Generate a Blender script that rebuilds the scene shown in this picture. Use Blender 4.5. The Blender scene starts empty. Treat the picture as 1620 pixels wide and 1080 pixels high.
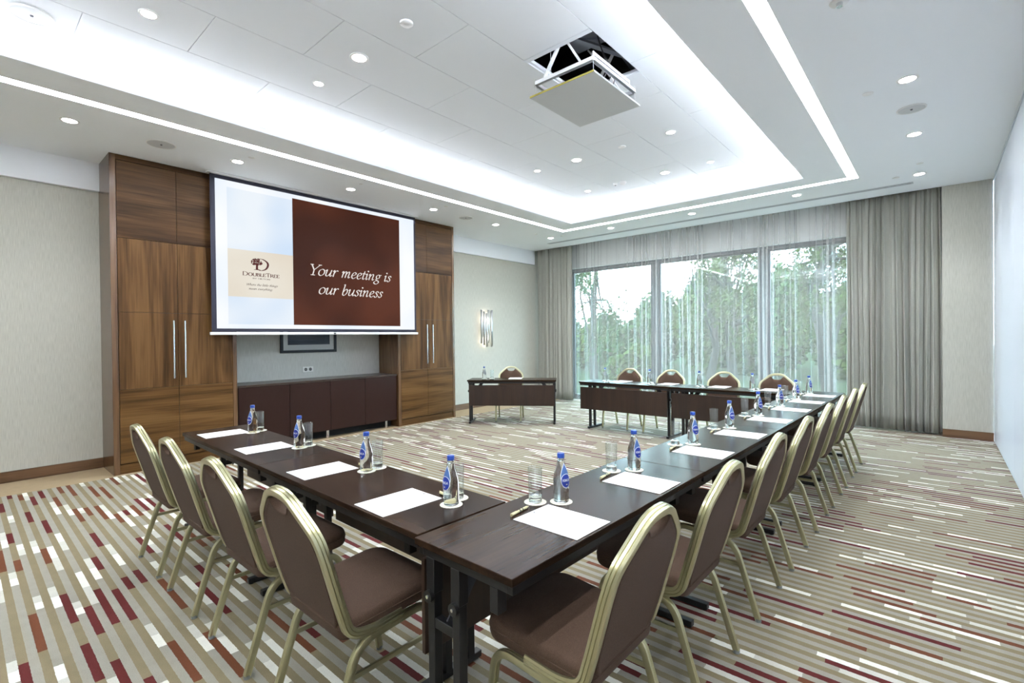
import bpy, bmesh, math, random
from math import sin, cos, pi, radians, sqrt, atan2, hypot
from mathutils import Vector, Matrix
random.seed(11)
SC = bpy.context.scene
COL = SC.collection

# ------------------------------------------------------------------ camera
YAW, PITCH, ROLL, FPX, CAMZ = -0.7189, -0.0080, -0.0108, 772.6, 1.45
fw = Vector((sin(YAW)*cos(PITCH), cos(YAW)*cos(PITCH), sin(PITCH)))
r0 = Vector((cos(YAW), -sin(YAW), 0)); u0 = r0.cross(fw)
rr = r0*cos(ROLL)+u0*sin(ROLL); uu = -r0*sin(ROLL)+u0*cos(ROLL)
cam = bpy.data.cameras.new('camera'); cam.sensor_width = 36; cam.lens = FPX/1620*36
cam.clip_start = .05; cam.clip_end = 200
co = bpy.data.objects.new('camera', cam); COL.objects.link(co)
m = Matrix((rr, uu, -fw)).transposed().to_4x4(); m.translation = (0, 0, CAMZ)
co.matrix_world = m; SC.camera = co

# ------------------------------------------------------------------ world / exposure
SC.view_settings.view_transform = 'Standard'; SC.view_settings.look = 'None'
SC.view_settings.gamma = 1; SC.view_settings.use_curve_mapping = False
SC.view_settings.exposure = 1.64
W_SKY, E_SLOT, E_COVE, E_SCR = 9.5, 13.0, 38.0, .325
SC.cycles.max_bounces = 10; SC.cycles.transparent_max_bounces = 24
SC.cycles.transmission_bounces = 10; SC.cycles.diffuse_bounces = 5
SC.cycles.use_denoising = True
SC.cycles.sample_clamp_indirect = 6
wd = bpy.data.worlds.new('sky'); SC.world = wd; wd.use_nodes = True
nt = wd.node_tree; bg = nt.nodes['Background']; bg.inputs[1].default_value = W_SKY
tc = nt.nodes.new('ShaderNodeTexCoord'); nz = nt.nodes.new('ShaderNodeTexNoise')
nz.inputs['Scale'].default_value = 2.5; nz.inputs['Detail'].default_value = 6
cr = nt.nodes.new('ShaderNodeValToRGB')
cr.color_ramp.elements[0].position = .35; cr.color_ramp.elements[0].color = (.38, .58, .90, 1)
cr.color_ramp.elements[1].position = .6; cr.color_ramp.elements[1].color = (.66, .79, 1, 1)
nt.links.new(tc.outputs['Generated'], nz.inputs[0]); nt.links.new(nz.outputs[0], cr.inputs[0])
nt.links.new(cr.outputs[0], bg.inputs[0])

# ------------------------------------------------------------------ room numbers
ZC, ZT = 3.493, 3.693
XL, XR, YN, YF, YW = -7.30, .546, -2.4, 9.12, 9.50
XCAB = -6.716

# daylight portal in the window opening (guides sampling of the sky)
def area(name, loc, rot, sx, sy, power, col, portal=False, shape='RECTANGLE', spread=None):
    l = bpy.data.lights.new(name, 'AREA'); l.shape = shape; l.size = sx
    if shape == 'RECTANGLE': l.size_y = sy
    l.energy = power; l.color = col
    if portal: l.cycles.is_portal = True
    if spread: l.spread = spread
    o = bpy.data.objects.new(name, l); COL.objects.link(o); o.location = loc; o.rotation_euler = rot
    return o
area('daylight_portal', (-3.8, 9.72, 1.55), (radians(-90), 0, 0), 5.8, 3.1, 1, (1, 1, 1), True)

# ------------------------------------------------------------------ materials
def new_mat(name):
    mt = bpy.data.materials.new(name); mt.use_nodes = True
    nt = mt.node_tree; return mt, nt, nt.nodes['Principled BSDF']
def pbr(name, col, rough=.5, metal=0, spec=.5, trans=0, ior=1.45, emit=None, es=0, coat=0, sheen=0):
    mt, nt, b = new_mat(name)
    b.inputs['Base Color'].default_value = (*col, 1); b.inputs['Roughness'].default_value = rough
    b.inputs['Metallic'].default_value = metal; b.inputs['Specular IOR Level'].default_value = spec
    b.inputs['Transmission Weight'].default_value = trans; b.inputs['IOR'].default_value = ior
    b.inputs['Coat Weight'].default_value = coat; b.inputs['Sheen Weight'].default_value = sheen
    if emit: b.inputs['Emission Color'].default_value = (*emit, 1); b.inputs['Emission Strength'].default_value = es
    return mt
def emission(name, col, s):
    mt = bpy.data.materials.new(name); mt.use_nodes = True; nt = mt.node_tree; nt.nodes.clear()
    e = nt.nodes.new('ShaderNodeEmission'); e.inputs[0].default_value = (*col, 1); e.inputs[1].default_value = s
    o = nt.nodes.new('ShaderNodeOutputMaterial'); nt.links.new(e.outputs[0], o.inputs[0]); return mt
def N(nt, t, **kw):
    n = nt.nodes.new(t)
    for k, v in kw.items(): setattr(n, k, v)
    return n
def math_n(nt, op, a, b=None, c=None):
    n = nt.nodes.new('ShaderNodeMath'); n.operation = op
    for i, v in enumerate((a, b, c)):
        if v is None: continue
        if isinstance(v, (int, float)): n.inputs[i].default_value = v
        else: nt.links.new(v, n.inputs[i])
    return n.outputs[0]
def mixc(nt, f, a, b):
    n = nt.nodes.new('ShaderNodeMix'); n.data_type = 'RGBA'
    for i, v in ((0, f), (6, a), (7, b)):
        if isinstance(v, (int, float)): n.inputs[i].default_value = v
        elif isinstance(v, tuple): n.inputs[i].default_value = (*v, 1)
        else: nt.links.new(v, n.inputs[i])
    return n.outputs[2]
def noise_rough(name, c1, c2, scale, rough=.5, bump=0, detail=4, metal=0, sheen=0, spec=.5, coat=0):
    """two-tone noise; scale = (x,y,z) stretch in metres"""
    mt, nt, b = new_mat(name)
    tc = N(nt, 'ShaderNodeTexCoord'); mp = N(nt, 'ShaderNodeMapping'); mp.inputs['Scale'].default_value = scale
    nz = N(nt, 'ShaderNodeTexNoise'); nz.inputs['Scale'].default_value = 1; nz.inputs['Detail'].default_value = detail
    nt.links.new(tc.outputs['Object'], mp.inputs[0]); nt.links.new(mp.outputs[0], nz.inputs[0])
    cr = N(nt, 'ShaderNodeValToRGB'); cr.color_ramp.elements[0].position = .38; cr.color_ramp.elements[1].position = .62
    cr.color_ramp.elements[0].color = (*c1, 1); cr.color_ramp.elements[1].color = (*c2, 1)
    nt.links.new(nz.outputs[0], cr.inputs[0]); nt.links.new(cr.outputs[0], b.inputs['Base Color'])
    b.inputs['Roughness'].default_value = rough; b.inputs['Metallic'].default_value = metal
    b.inputs['Sheen Weight'].default_value = sheen; b.inputs['Specular IOR Level'].default_value = spec
    b.inputs['Coat Weight'].default_value = coat
    if bump:
        bp = N(nt, 'ShaderNodeBump'); bp.inputs['Strength'].default_value = bump; bp.inputs['Distance'].default_value = .002
        nt.links.new(nz.outputs[0], bp.inputs['Height']); nt.links.new(bp.outputs[0], b.inputs['Normal'])
    return mt
def wood(name, dark, mid, light, axis='z', scale=1.0, rough=.35, fine=60, spec=.5, bands=5.0):
    mt, nt, b = new_mat(name)
    tc = N(nt, 'ShaderNodeTexCoord'); mp = N(nt, 'ShaderNodeMapping')
    s = {'x': (.35, bands, bands), 'y': (bands, .35, bands), 'z': (bands, bands, .35)}[axis]
    mp.inputs['Scale'].default_value = [v*scale for v in s]
    nt.links.new(tc.outputs['Object'], mp.inputs[0])
    n1 = N(nt, 'ShaderNodeTexNoise'); n1.inputs['Scale'].default_value = 1.2; n1.inputs['Detail'].default_value = 5; n1.inputs['Distortion'].default_value = 1.2
    nt.links.new(mp.outputs[0], n1.inputs[0])
    m2 = N(nt, 'ShaderNodeMapping'); f = fine
    s2 = {'x': (2, f, f), 'y': (f, 2, f), 'z': (f, f, 2)}[axis]; m2.inputs['Scale'].default_value = s2
    nt.links.new(tc.outputs['Object'], m2.inputs[0])
    n2 = N(nt, 'ShaderNodeTexNoise'); n2.inputs['Scale'].default_value = 1; n2.inputs['Detail'].default_value = 3
    nt.links.new(m2.outputs[0], n2.inputs[0])
    v = math_n(nt, 'MULTIPLY_ADD', n2.outputs[0], .35, math_n(nt, 'MULTIPLY', n1.outputs[0], .75))
    cr = N(nt, 'ShaderNodeValToRGB'); e = cr.color_ramp.elements
    e[0].position = .40; e[0].color = (*dark, 1); e[1].position = .68; e[1].color = (*light, 1)
    k = e.new(.53); k.color = (*mid, 1)
    nt.links.new(v, cr.inputs[0]); nt.links.new(cr.outputs[0], b.inputs['Base Color'])
    b.inputs['Roughness'].default_value = rough; b.inputs['Specular IOR Level'].default_value = spec
    return mt
M = {}
M['ceiling'] = pbr('ceiling_paint', (.91, .94, .98), .75)
M['tile'] = pbr('ceiling_tile', (.84, .87, .91), .7)
M['beam'] = pbr('beam_paint', (.88, .90, .94), .7)
M['white'] = pbr('white_paint', (.82, .82, .82), .5)
M['partition'] = pbr('partition_laminate', (.68, .72, .80), .28)
M['wallpaper'] = noise_rough('wallpaper', (.44, .43, .375), (.525, .515, .455), (260, 260, 9), .8, .25, 2)
M['wallpaper2'] = noise_rough('wallpaper_niche', (.50, .50, .47), (.60, .60, .57), (260, 260, 9), .8, .25, 2)
M['walnut_v'] = wood('walnut_vertical', (.030, .013, .004), (.076, .035, .011), (.135, .068, .023), 'z', 1, .42, spec=.16)
M['walnut_h'] = wood('walnut_horizontal', (.030, .013, .005), (.066, .031, .011), (.112, .057, .022), 'y', 1, .42, spec=.16)
M['walnut_x'] = wood('walnut_return', (.050, .025, .012), (.115, .06, .028), (.17, .095, .045), 'z', 1, .22)
M['walnut_low'] = wood('walnut_low', (.046, .020, .005), (.095, .045, .013), (.145, .074, .023), 'y', 1, .42, spec=.16)
M['skirting'] = wood('skirting_wood', (.07, .035, .015), (.13, .066, .03), (.17, .09, .042), 'y', 1, .4)
M['skirting_x'] = wood('skirting_wood_x', (.07, .035, .015), (.13, .066, .03), (.17, .09, .042), 'x', 1, .4)
M['wenge'] = pbr('wenge_lacquer', (.024, .009, .006), .4, spec=.25)
M['wenge_top'] = wood('wenge_top', (.020, .012, .008), (.032, .018, .012), (.045, .026, .018), 'y', 1, .3)
M['table'] = wood('table_laminate', (.017, .009, .006), (.026, .014, .009), (.040, .022, .013), 'y', 1, .24, bands=4)
M['table_panel'] = wood('table_panel', (.014, .007, .004), (.022, .010, .006), (.034, .016, .009), 'z', 1, .4, bands=4)
M['table_edge'] = pbr('table_edge', (.045, .024, .014), .4)
M['black'] = pbr('black_steel', (.010, .010, .011), .4)
M['knob'] = pbr('black_knob', (.012, .012, .012), .35)
M['chrome'] = pbr('chrome', (.75, .76, .78), .15, 1)
M['steel'] = pbr('brushed_steel', (.62, .63, .64), .42, .9)
M['gold'] = pbr('champagne_metal', (.54, .52, .335), .28, .95)
M['foot'] = pbr('clear_foot_cap', (.25, .27, .27), .3)
M['fabric'] = noise_rough('brown_fabric', (.062, .036, .024), (.092, .056, .038), (420, 420, 420), .85, .5, 2, sheen=.03, spec=.15)
M['paper'] = pbr('paper', (.84, .83, .84), .8)
M['print'] = pbr('grey_print', (.12, .12, .14), .8)
M['coaster'] = pbr('coaster', (.76, .75, .62), .8)
M['pen'] = pbr('pen_plastic', (.70, .63, .38), .4)
M['pen_dark'] = pbr('pen_print', (.05, .05, .05), .4)
M['glass'] = pbr('clear_glass', (.97, .99, .99), .02, trans=1, ior=1.45)
def thin_glass():
    mt = bpy.data.materials.new('thin_glass'); mt.use_nodes = True; nt = mt.node_tree; nt.nodes.clear()
    o = N(nt, 'ShaderNodeOutputMaterial'); t = N(nt, 'ShaderNodeBsdfTransparent'); t.inputs[0].default_value = (.96, .98, .98, 1)
    g = N(nt, 'ShaderNodeBsdfGlossy'); g.inputs['Roughness'].default_value = .03
    f = N(nt, 'ShaderNodeLayerWeight'); f.inputs[0].default_value = .15
    b = N(nt, 'ShaderNodeMixShader'); nt.links.new(math_n(nt, 'MULTIPLY_ADD', math_n(nt, 'POWER', f.outputs[1], 1.6), .85, .07), b.inputs[0])
    nt.links.new(t.outputs[0], b.inputs[1]); nt.links.new(g.outputs[0], b.inputs[2]); nt.links.new(b.outputs[0], o.inputs[0])
    return mt
M['thin'] = thin_glass()
M['water'] = pbr('water_glass', (.96, .985, .99), .01, trans=1, ior=1.34)
M['cap'] = pbr('blue_cap', (.02, .07, .36), .35)
M['label_blue'] = pbr('label_blue', (.012, .035, .30), .4)
M['label_light'] = pbr('label_light_blue', (.07, .15, .38), .4)
M['label_white'] = pbr('label_white', (.80, .82, .86), .5)
M['screen_frame'] = pbr('screen_border', (.018, .018, .035), .7)
M['pic_frame'] = pbr('picture_frame', (.012, .014, .02), .4)
M['pic_mat'] = pbr('picture_mount', (.62, .64, .66), .7)
M['outlet'] = pbr('outlet_plate', (.80, .80, .78), .4)
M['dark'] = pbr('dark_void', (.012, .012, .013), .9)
M['alu'] = pbr('window_frame', (.045, .055, .065), .4)
M['alu_light'] = pbr('duct_metal', (.35, .37, .42), .5, .5)
M['speaker'] = noise_rough('speaker_mesh', (.50, .51, .52), (.62, .63, .64), (500, 500, 500), .6)
M['vent'] = pbr('vent_slot', (.56, .58, .62), .6)
M['hatch'] = pbr('hatch_panel', (.66, .68, .69), .7)
M['mdf'] = pbr('raw_board_edge', (.36, .31, .07), .8)
M['lens'] = pbr('lens', (.02, .02, .03), .1)
M['leaf1'] = pbr('leaf_olive', (.034, .055, .006), .8, spec=.1)
M['leaf2'] = pbr('leaf_green', (.018, .044, .008), .8, spec=.1)
M['leaf3'] = pbr('leaf_yellow', (.030, .026, .010), .8, spec=.1)
M['bark'] = pbr('bark', (.015, .013, .011), .9)
M['grass'] = noise_rough('grass', (.018, .026, .014), (.03, .04, .022), (3, 3, 3), 1, spec=0)
M['light_disc'] = emission('lamp_glow', (1, .97, .90), 25)
M['slot_glow'] = emission('slot_glow', (.90, .95, 1), E_SLOT)
M['cove_glow'] = emission('cove_glow', (.88, .92, 1), E_COVE)

def drape_mat():
    mt, nt, b = new_mat('drape_fabric')
    tc = N(nt, 'ShaderNodeTexCoord'); mp = N(nt, 'ShaderNodeMapping'); mp.inputs['Scale'].default_value = (60, 60, 260)
    nz = N(nt, 'ShaderNodeTexNoise'); nz.inputs['Scale'].default_value = 1
    nt.links.new(tc.outputs['Object'], mp.inputs[0]); nt.links.new(mp.outputs[0], nz.inputs[0])
    c = mixc(nt, nz.outputs[0], (.29, .29, .25), (.41, .41, .365)); nt.links.new(c, b.inputs['Base Color'])
    b.inputs['Roughness'].default_value = .6; b.inputs['Sheen Weight'].default_value = .3
    return mt
M['drape'] = drape_mat()
def sheer_mat():
    mt = bpy.data.materials.new('sheer_voile'); mt.use_nodes = True; nt = mt.node_tree; nt.nodes.clear()
    o = N(nt, 'ShaderNodeOutputMaterial'); t = N(nt, 'ShaderNodeBsdfTransparent'); t.inputs[0].default_value = (1, 1, 1, 1)
    d = N(nt, 'ShaderNodeBsdfDiffuse'); d.inputs[0].default_value = (.74, .73, .72, 1)
    tl = N(nt, 'ShaderNodeBsdfTranslucent'); tl.inputs[0].default_value = (.74, .75, .75, 1)
    a = N(nt, 'ShaderNodeMixShader'); a.inputs[0].default_value = .012; nt.links.new(d.outputs[0], a.inputs[1]); nt.links.new(tl.outputs[0], a.inputs[2])
    b = N(nt, 'ShaderNodeMixShader'); b.inputs[0].default_value = .30
    nt.links.new(t.outputs[0], b.inputs[1]); nt.links.new(a.outputs[0], b.inputs[2]); nt.links.new(b.outputs[0], o.inputs[0])
    return mt
M['sheer'] = sheer_mat()
def pane_mat():
    mt = bpy.data.materials.new('window_pane'); mt.use_nodes = True; nt = mt.node_tree; nt.nodes.clear()
    o = N(nt, 'ShaderNodeOutputMaterial'); t = N(nt, 'ShaderNodeBsdfTransparent'); t.inputs[0].default_value = (.78, .87, .80, 1)
    g = N(nt, 'ShaderNodeBsdfGlossy'); g.inputs['Roughness'].default_value = .02
    b = N(nt, 'ShaderNodeMixShader'); b.inputs[0].default_value = .06
    nt.links.new(t.outputs[0], b.inputs[1]); nt.links.new(g.outputs[0], b.inputs[2]); nt.links.new(b.outputs[0], o.inputs[0])
    return mt
M['pane'] = pane_mat()

def carpet_mat():
    mt, nt, b = new_mat('striped_carpet')
    tc = N(nt, 'ShaderNodeTexCoord'); sp = N(nt, 'ShaderNodeSeparateXYZ')
    wob = N(nt, 'ShaderNodeTexNoise'); wob.inputs['Scale'].default_value = 60; wob.inputs['Detail'].default_value = 2
    nt.links.new(tc.outputs['Object'], sp.inputs[0]); nt.links.new(tc.outputs['Object'], wob.inputs[0])
    X = math_n(nt, 'MULTIPLY_ADD', wob.outputs[0], .010, sp.outputs[0])
    Y = math_n(nt, 'MULTIPLY_ADD', wob.outputs[0], .005, sp.outputs[1])
    row = math_n(nt, 'FLOOR', math_n(nt, 'DIVIDE', Y, .0345))
    par = math_n(nt, 'MODULO', math_n(nt, 'ADD', row, 400), 2)
    def wn(v, w):
        c = N(nt, 'ShaderNodeCombineXYZ')
        for i, q in enumerate((v, row, w)):
            if isinstance(q, (int, float)): c.inputs[i].default_value = q
            else: nt.links.new(q, c.inputs[i])
        n = N(nt, 'ShaderNodeTexWhiteNoise'); n.noise_dimensions = '3D'; nt.links.new(c.outputs[0], n.inputs[0])
        return n.outputs[0]
    grey, tan = (.272, .260, .220), (.200, .162, .096)
    base = mixc(nt, par, grey, tan)
    # low frequency length segments of slightly different tone
    L = .95
    sx = math_n(nt, 'DIVIDE', math_n(nt, 'ADD', X, math_n(nt, 'MULTIPLY', wn(0, 7.3), 5)), L)
    ci = math_n(nt, 'FLOOR', sx); fr = math_n(nt, 'FRACT', sx)
    r1, r2, r3 = wn(ci, 1.1), wn(ci, 2.2), wn(ci, 3.3)
    s0 = math_n(nt, 'MULTIPLY', r2, .38)
    ln = math_n(nt, 'MULTIPLY_ADD', r3, .42, .18)
    inside = math_n(nt, 'MULTIPLY', math_n(nt, 'GREATER_THAN', fr, s0), math_n(nt, 'LESS_THAN', fr, math_n(nt, 'ADD', s0, ln)))
    mid = math_n(nt, 'GREATER_THAN', fr, math_n(nt, 'MULTIPLY_ADD', ln, .5, s0))
    def seg(p, lo, hi, c, prev):
        f = math_n(nt, 'MULTIPLY', inside, math_n(nt, 'MULTIPLY', math_n(nt, 'GREATER_THAN', r1, lo), math_n(nt, 'LESS_THAN', r1, hi)))
        return mixc(nt, math_n(nt, 'MULTIPLY', f, p), prev, c)
    inv = math_n(nt, 'SUBTRACT', 1, par)
    flip = math_n(nt, 'GREATER_THAN', r2, .5)
    cw = mixc(nt, math_n(nt, 'ABSOLUTE', math_n(nt, 'SUBTRACT', mid, flip)), (.68, .675, .62), (.50, .495, .45))
    c = seg(inv, .42, 1.1, cw, base)
    c = seg(par, -.1, .36, (.090, .014, .013), c)
    c = seg(par, .36, .68, (.120, .040, .017), c)
    # plain border along the left wall
    c = mixc(nt, math_n(nt, 'LESS_THAN', X, -6.655), c, (.33, .25, .155))
    pile = N(nt, 'ShaderNodeTexNoise'); pile.inputs['Scale'].default_value = 260; pile.inputs['Detail'].default_value = 3
    nt.links.new(tc.outputs['Object'], pile.inputs[0])
    big = N(nt, 'ShaderNodeTexNoise'); big.inputs['Scale'].default_value = 14; nt.links.new(tc.outputs['Object'], big.inputs[0])
    k = math_n(nt, 'MULTIPLY_ADD', pile.outputs[0], .55, math_n(nt, 'MULTIPLY_ADD', big.outputs[0], .22, .62))
    vm = N(nt, 'ShaderNodeVectorMath'); vm.operation = 'SCALE'; nt.links.new(c, vm.inputs[0]); nt.links.new(k, vm.inputs['Scale'])
    nt.links.new(vm.outputs[0], b.inputs['Base Color'])
    b.inputs['Roughness'].default_value = .8; b.inputs['Specular IOR Level'].default_value = .15
    bp = N(nt, 'ShaderNodeBump'); bp.inputs['Strength'].default_value = .5; bp.inputs['Distance'].default_value = .004
    nt.links.new(pile.outputs[0], bp.inputs['Height']); nt.links.new(bp.outputs[0], b.inputs['Normal'])
    return mt
M['carpet'] = carpet_mat()

# ------------------------------------------------------------------ mesh helpers
class MB:
    def __init__(s): s.v = []; s.f = []; s.sm = []
    def add(s, vs, fs, smooth=False):
        o = len(s.v); s.v += [tuple(v) for v in vs]; s.f += [tuple(i+o for i in f) for f in fs]; s.sm += [smooth]*len(fs)
    def box(s, x0, x1, y0, y1, z0, z1):
        s.add([(x, y, z) for x in (x0, x1) for y in (y0, y1) for z in (z0, z1)],
              [(0, 1, 3, 2), (4, 6, 7, 5), (0, 4, 5, 1), (2, 3, 7, 6), (0, 2, 6, 4), (1, 5, 7, 3)]); return s
    def obox(s, a, b, w, h, up=(0, 0, 1)):
        a, b = Vector(a), Vector(b); d = (b-a).normalized(); up = Vector(up)
        x = d.cross(up)
        if x.length < 1e-4: x = d.cross(Vector((1, 0, 0)))
        x.normalize(); y = x.cross(d).normalized()
        vs = [p+x*sx*w/2+y*sy*h/2 for p in (a, b) for sx, sy in ((-1, -1), (1, -1), (1, 1), (-1, 1))]
        s.add(vs, [(3, 2, 1, 0), (4, 5, 6, 7), (0, 1, 5, 4), (1, 2, 6, 5), (2, 3, 7, 6), (3, 0, 4, 7)]); return s
    def lathe(s, prof, n=24, c=(0, 0, 0), smooth=True, close=False):
        vs = []; fs = []; k = len(prof)
        for i in range(n):
            a = 2*pi*i/n
            for r, z in prof: vs.append((c[0]+r*cos(a), c[1]+r*sin(a), c[2]+z))
        for i in range(n):
            j = (i+1) % n
            for q in range(k-1+(1 if close else 0)):
                q2 = (q+1) % k
                fs.append((i*k+q, j*k+q, j*k+q2, i*k+q2))
        s.add(vs, fs, smooth); return s
    def disc(s, c, r, n=24, up=1):
        vs = [(c[0]+r*cos(2*pi*i/n), c[1]+r*sin(2*pi*i/n), c[2]) for i in range(n)]
        f = tuple(range(n)); s.add(vs, [f if up > 0 else f[::-1]]); return s
    def cyl(s, a, b, r, n=12, r2=None, smooth=True):
        a, b = Vector(a), Vector(b); d = (b-a).normalized(); x = d.orthogonal().normalized(); y = d.cross(x)
        r2 = r if r2 is None else r2
        vs = [a+(x*cos(2*pi*i/n)+y*sin(2*pi*i/n))*r for i in range(n)]+[b+(x*cos(2*pi*i/n)+y*sin(2*pi*i/n))*r2 for i in range(n)]
        s.add(vs, [(i, (i+1) % n, n+(i+1) % n, n+i) for i in range(n)], smooth)
        s.add(vs[:n], [tuple(range(n))[::-1]]); s.add(vs[n:], [tuple(range(n))]); return s
    def sweep(s, path, prof, side, closed=False, smooth=True):
        """path: Vectors; prof: (u,v) points; u along `side` vector(s), v along tangent x side"""
        n = len(path); k = len(prof); vs = []
        for i, p in enumerate(path):
            if closed: t = path[(i+1) % n]-path[i-1]
            else: t = path[min(i+1, n-1)]-path[max(i-1, 0)]
            t.normalize(); sd = side if isinstance(side, Vector) else side[i]
            sd = (sd-t*sd.dot(t)).normalized(); w = t.cross(sd)
            for u, v in prof: vs.append(p+sd*u+w*v)
        fs = []
        for i in range(n if closed else n-1):
            j = (i+1) % n
            for q in range(k):
                q2 = (q+1) % k; fs.append((i*k+q, i*k+q2, j*k+q2, j*k+q))
        s.add(vs, fs, smooth)
        if not closed:
            s.add(vs[:k], [tuple(range(k))[::-1]]); s.add(vs[-k:], [tuple(range(k))])
        return s
    def build(s, name, mat, parent=None, bevel=0, loc=None, seg=2, kind=None, label=None):
        me = bpy.data.meshes.new(name); me.from_pydata(s.v, [], s.f); me.update()
        me.polygons.foreach_set('use_smooth', s.sm)
        if name in ('back_frame', 'leg', 'bezel', 'cap'): me.set_sharp_from_angle(angle=radians(32))
        bm = bmesh.new(); bm.from_mesh(me)
        if name in ('bottle_body', 'base', 'cap'): bmesh.ops.remove_doubles(bm, verts=bm.verts, dist=1e-6)
        bmesh.ops.recalc_face_normals(bm, faces=bm.faces); bm.to_mesh(me); bm.free()
        mats = mat if isinstance(mat, (list, tuple)) else [mat]
        for q in mats: me.materials.append(q)
        o = bpy.data.objects.new(name, me); COL.objects.link(o)
        if parent: o.parent = parent
        if loc: o.location = loc
        if bevel:
            b = o.modifiers.new('bevel', 'BEVEL'); b.width = bevel; b.segments = seg; b.limit_method = 'ANGLE'; b.angle_limit = radians(40)
        if kind: o['kind'] = kind
        if label: o['label'] = label
        return o
def empty(name, label, cat, loc=(0, 0, 0), rotz=0, group=None):
    o = bpy.data.objects.new(name, None); COL.objects.link(o); o.location = loc; o.rotation_euler = (0, 0, rotz)
    o.empty_display_size = .1; o['label'] = label; o['category'] = cat
    if group: o['group'] = group
    return o
def tag(o, label, cat, group=None):
    o['label'] = label; o['category'] = cat
    if group: o['group'] = group
    return o
def dup(root, loc, rotz, label, group=None):
    def cp(o, par):
        c = o.copy(); COL.objects.link(c)
        if par: c.parent = par
        for ch in kids.get(o.name, []): cp(ch, c)
        return c
    kids = {}
    for ob in list(COL.objects):
        if ob.parent: kids.setdefault(ob.parent.name, []).append(ob)
    r = cp(root, None); r.location = loc; r.rotation_euler = (0, 0, rotz); r['label'] = label
    if group: r['group'] = group
    return r
def catmull(pts, n=6, closed=False):
    P = [Vector(p) for p in pts]; out = []; m = len(P)
    rng = range(m if closed else m-1)
    for i in rng:
        if closed: a, b, c, d = P[i-1], P[i], P[(i+1) % m], P[(i+2) % m]
        else: a, b, c, d = P[max(i-1, 0)], P[i], P[i+1], P[min(i+2, m-1)]
        for k in range(n):
            t = k/n
            out.append(.5*((2*b)+(c-a)*t+(2*a-5*b+4*c-d)*t*t+(3*b-a-3*c+d)*t*t*t))
    if not closed: out.append(P[-1].copy())
    return out
def fillet(pts, rad, n=6):
    """polyline with rounded corners"""
    P = [Vector(p) for p in pts]; out = [P[0]]
    for i in range(1, len(P)-1):
        a, b, c = P[i-1], P[i], P[i+1]; r = rad[i] if isinstance(rad, (list, tuple)) else rad
        d1 = (a-b); d2 = (c-b); l = min(r, d1.length*.48, d2.length*.48)
        p1 = b+d1.normalized()*l; p2 = b+d2.normalized()*l
        for k in range(n+1):
            t = k/n; out.append(p1*(1-t)**2+b*2*t*(1-t)+p2*t*t)
    out.append(P[-1]); return out
def struct(name, mb, mat, **kw): return mb.build(name, mat, kind='structure', **kw)

# ------------------------------------------------------------------ room shell
struct('floor', MB().box(XL-.1, XR+.1, YN-.1, 9.62, -.12, 0), M['carpet'])
struct('wall_left', MB().box(XL-.12, XL, YN, 9.62, 0, 3.8), M['wallpaper'])
struct('wall_back', MB().box(XL-.1, XR+.1, YN-.12, YN, 0, 3.8), M['wallpaper'])
struct('wall_far', MB().box(.03, XR, YF, YW+.1, 0, 3.8), M['wallpaper'])
struct('beam_left', MB().box(XL, -7.235, YN, 1.12, 3.175, ZC).box(XL, -7.235, 6.073, YF, 3.175, ZC), M['beam'])
w = MB(); y = YN
while y < YF-.2:   # folding partition leaves 1.15 m wide
    pass
    y1 = min(y+1.15, YF)
    w.box(XR, XR+.08, y+.003, y1-.003, .01, ZC-.045); y = y1
w.box(XR+.012, XR+.09, YN, YF, 0, ZC)
w.box(XR-.004, XR+.05, YN, YF, ZC-.03, ZC)
struct('wall_right', w, M['partition'], bevel=.002)
# baseboards
struct('baseboard_left', MB().box(XL, XL+.02, YN, 1.12, 0, .115).box(XL, XL+.02, 6.08, YF, 0, .115), M['skirting'], bevel=.003)
struct('baseboard_far', MB().box(.03, XR-.001, YF-.02, YF, 0, .11), M['skirting_x'], bevel=.003)
# window wall
HW = 3.085
w = MB().box(XL, -6.62, YW, 9.74, 0, 3.8).box(-.95, .03, YW, 9.74, 0, 3.8).box(-6.62, -.95, YW, 9.74, HW, 3.8)
struct('wall_window', w, M['white'])
struct('trim_4', MB().box(-6.62, -.95, 9.50, 9.584, 3.03, 3.0849), M['white'], bevel=.003)
struct('trim_1', MB().box(-6.62, -.95, 9.585, 9.72, 2.985, HW).box(-6.62, -6.5, 9.6, 9.7, 0, 2.985).box(-1.07, -.95, 9.6, 9.7, 0, 2.985)
       .box(-6.62, -.95, 9.6, 9.7, 0, .06), M['alu'], bevel=.004)
for i, (a, b) in enumerate(((-6.5, -4.5), (-4.37, -2.43), (-2.315, -1.07))):
    f = empty('window_%d' % (i+1), '', ''); 
    for k in ('label', 'category'): del f[k]
    f['kind'] = 'structure'
    q = MB().box(a, a+.045, 9.62, 9.68, .06, 2.985).box(b-.045, b, 9.62, 9.68, .06, 2.985).box(a+.045, b-.045, 9.62, 9.68, 2.94, 2.985).box(a+.045, b-.045, 9.62, 9.68, .06, .11)
    q.build('window_frame', M['alu'], f, bevel=.003)
    MB().box(a+.04, b-.04, 9.645, 9.652, .1, 2.95).build('window_pane', M['pane'], f)
struct('trim_2', MB().box(-4.5, -4.37, 9.6, 9.71, .06, 2.985).box(-2.43, -2.315, 9.6, 9.71, .06, 2.985), M['alu'], bevel=.003)

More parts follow.
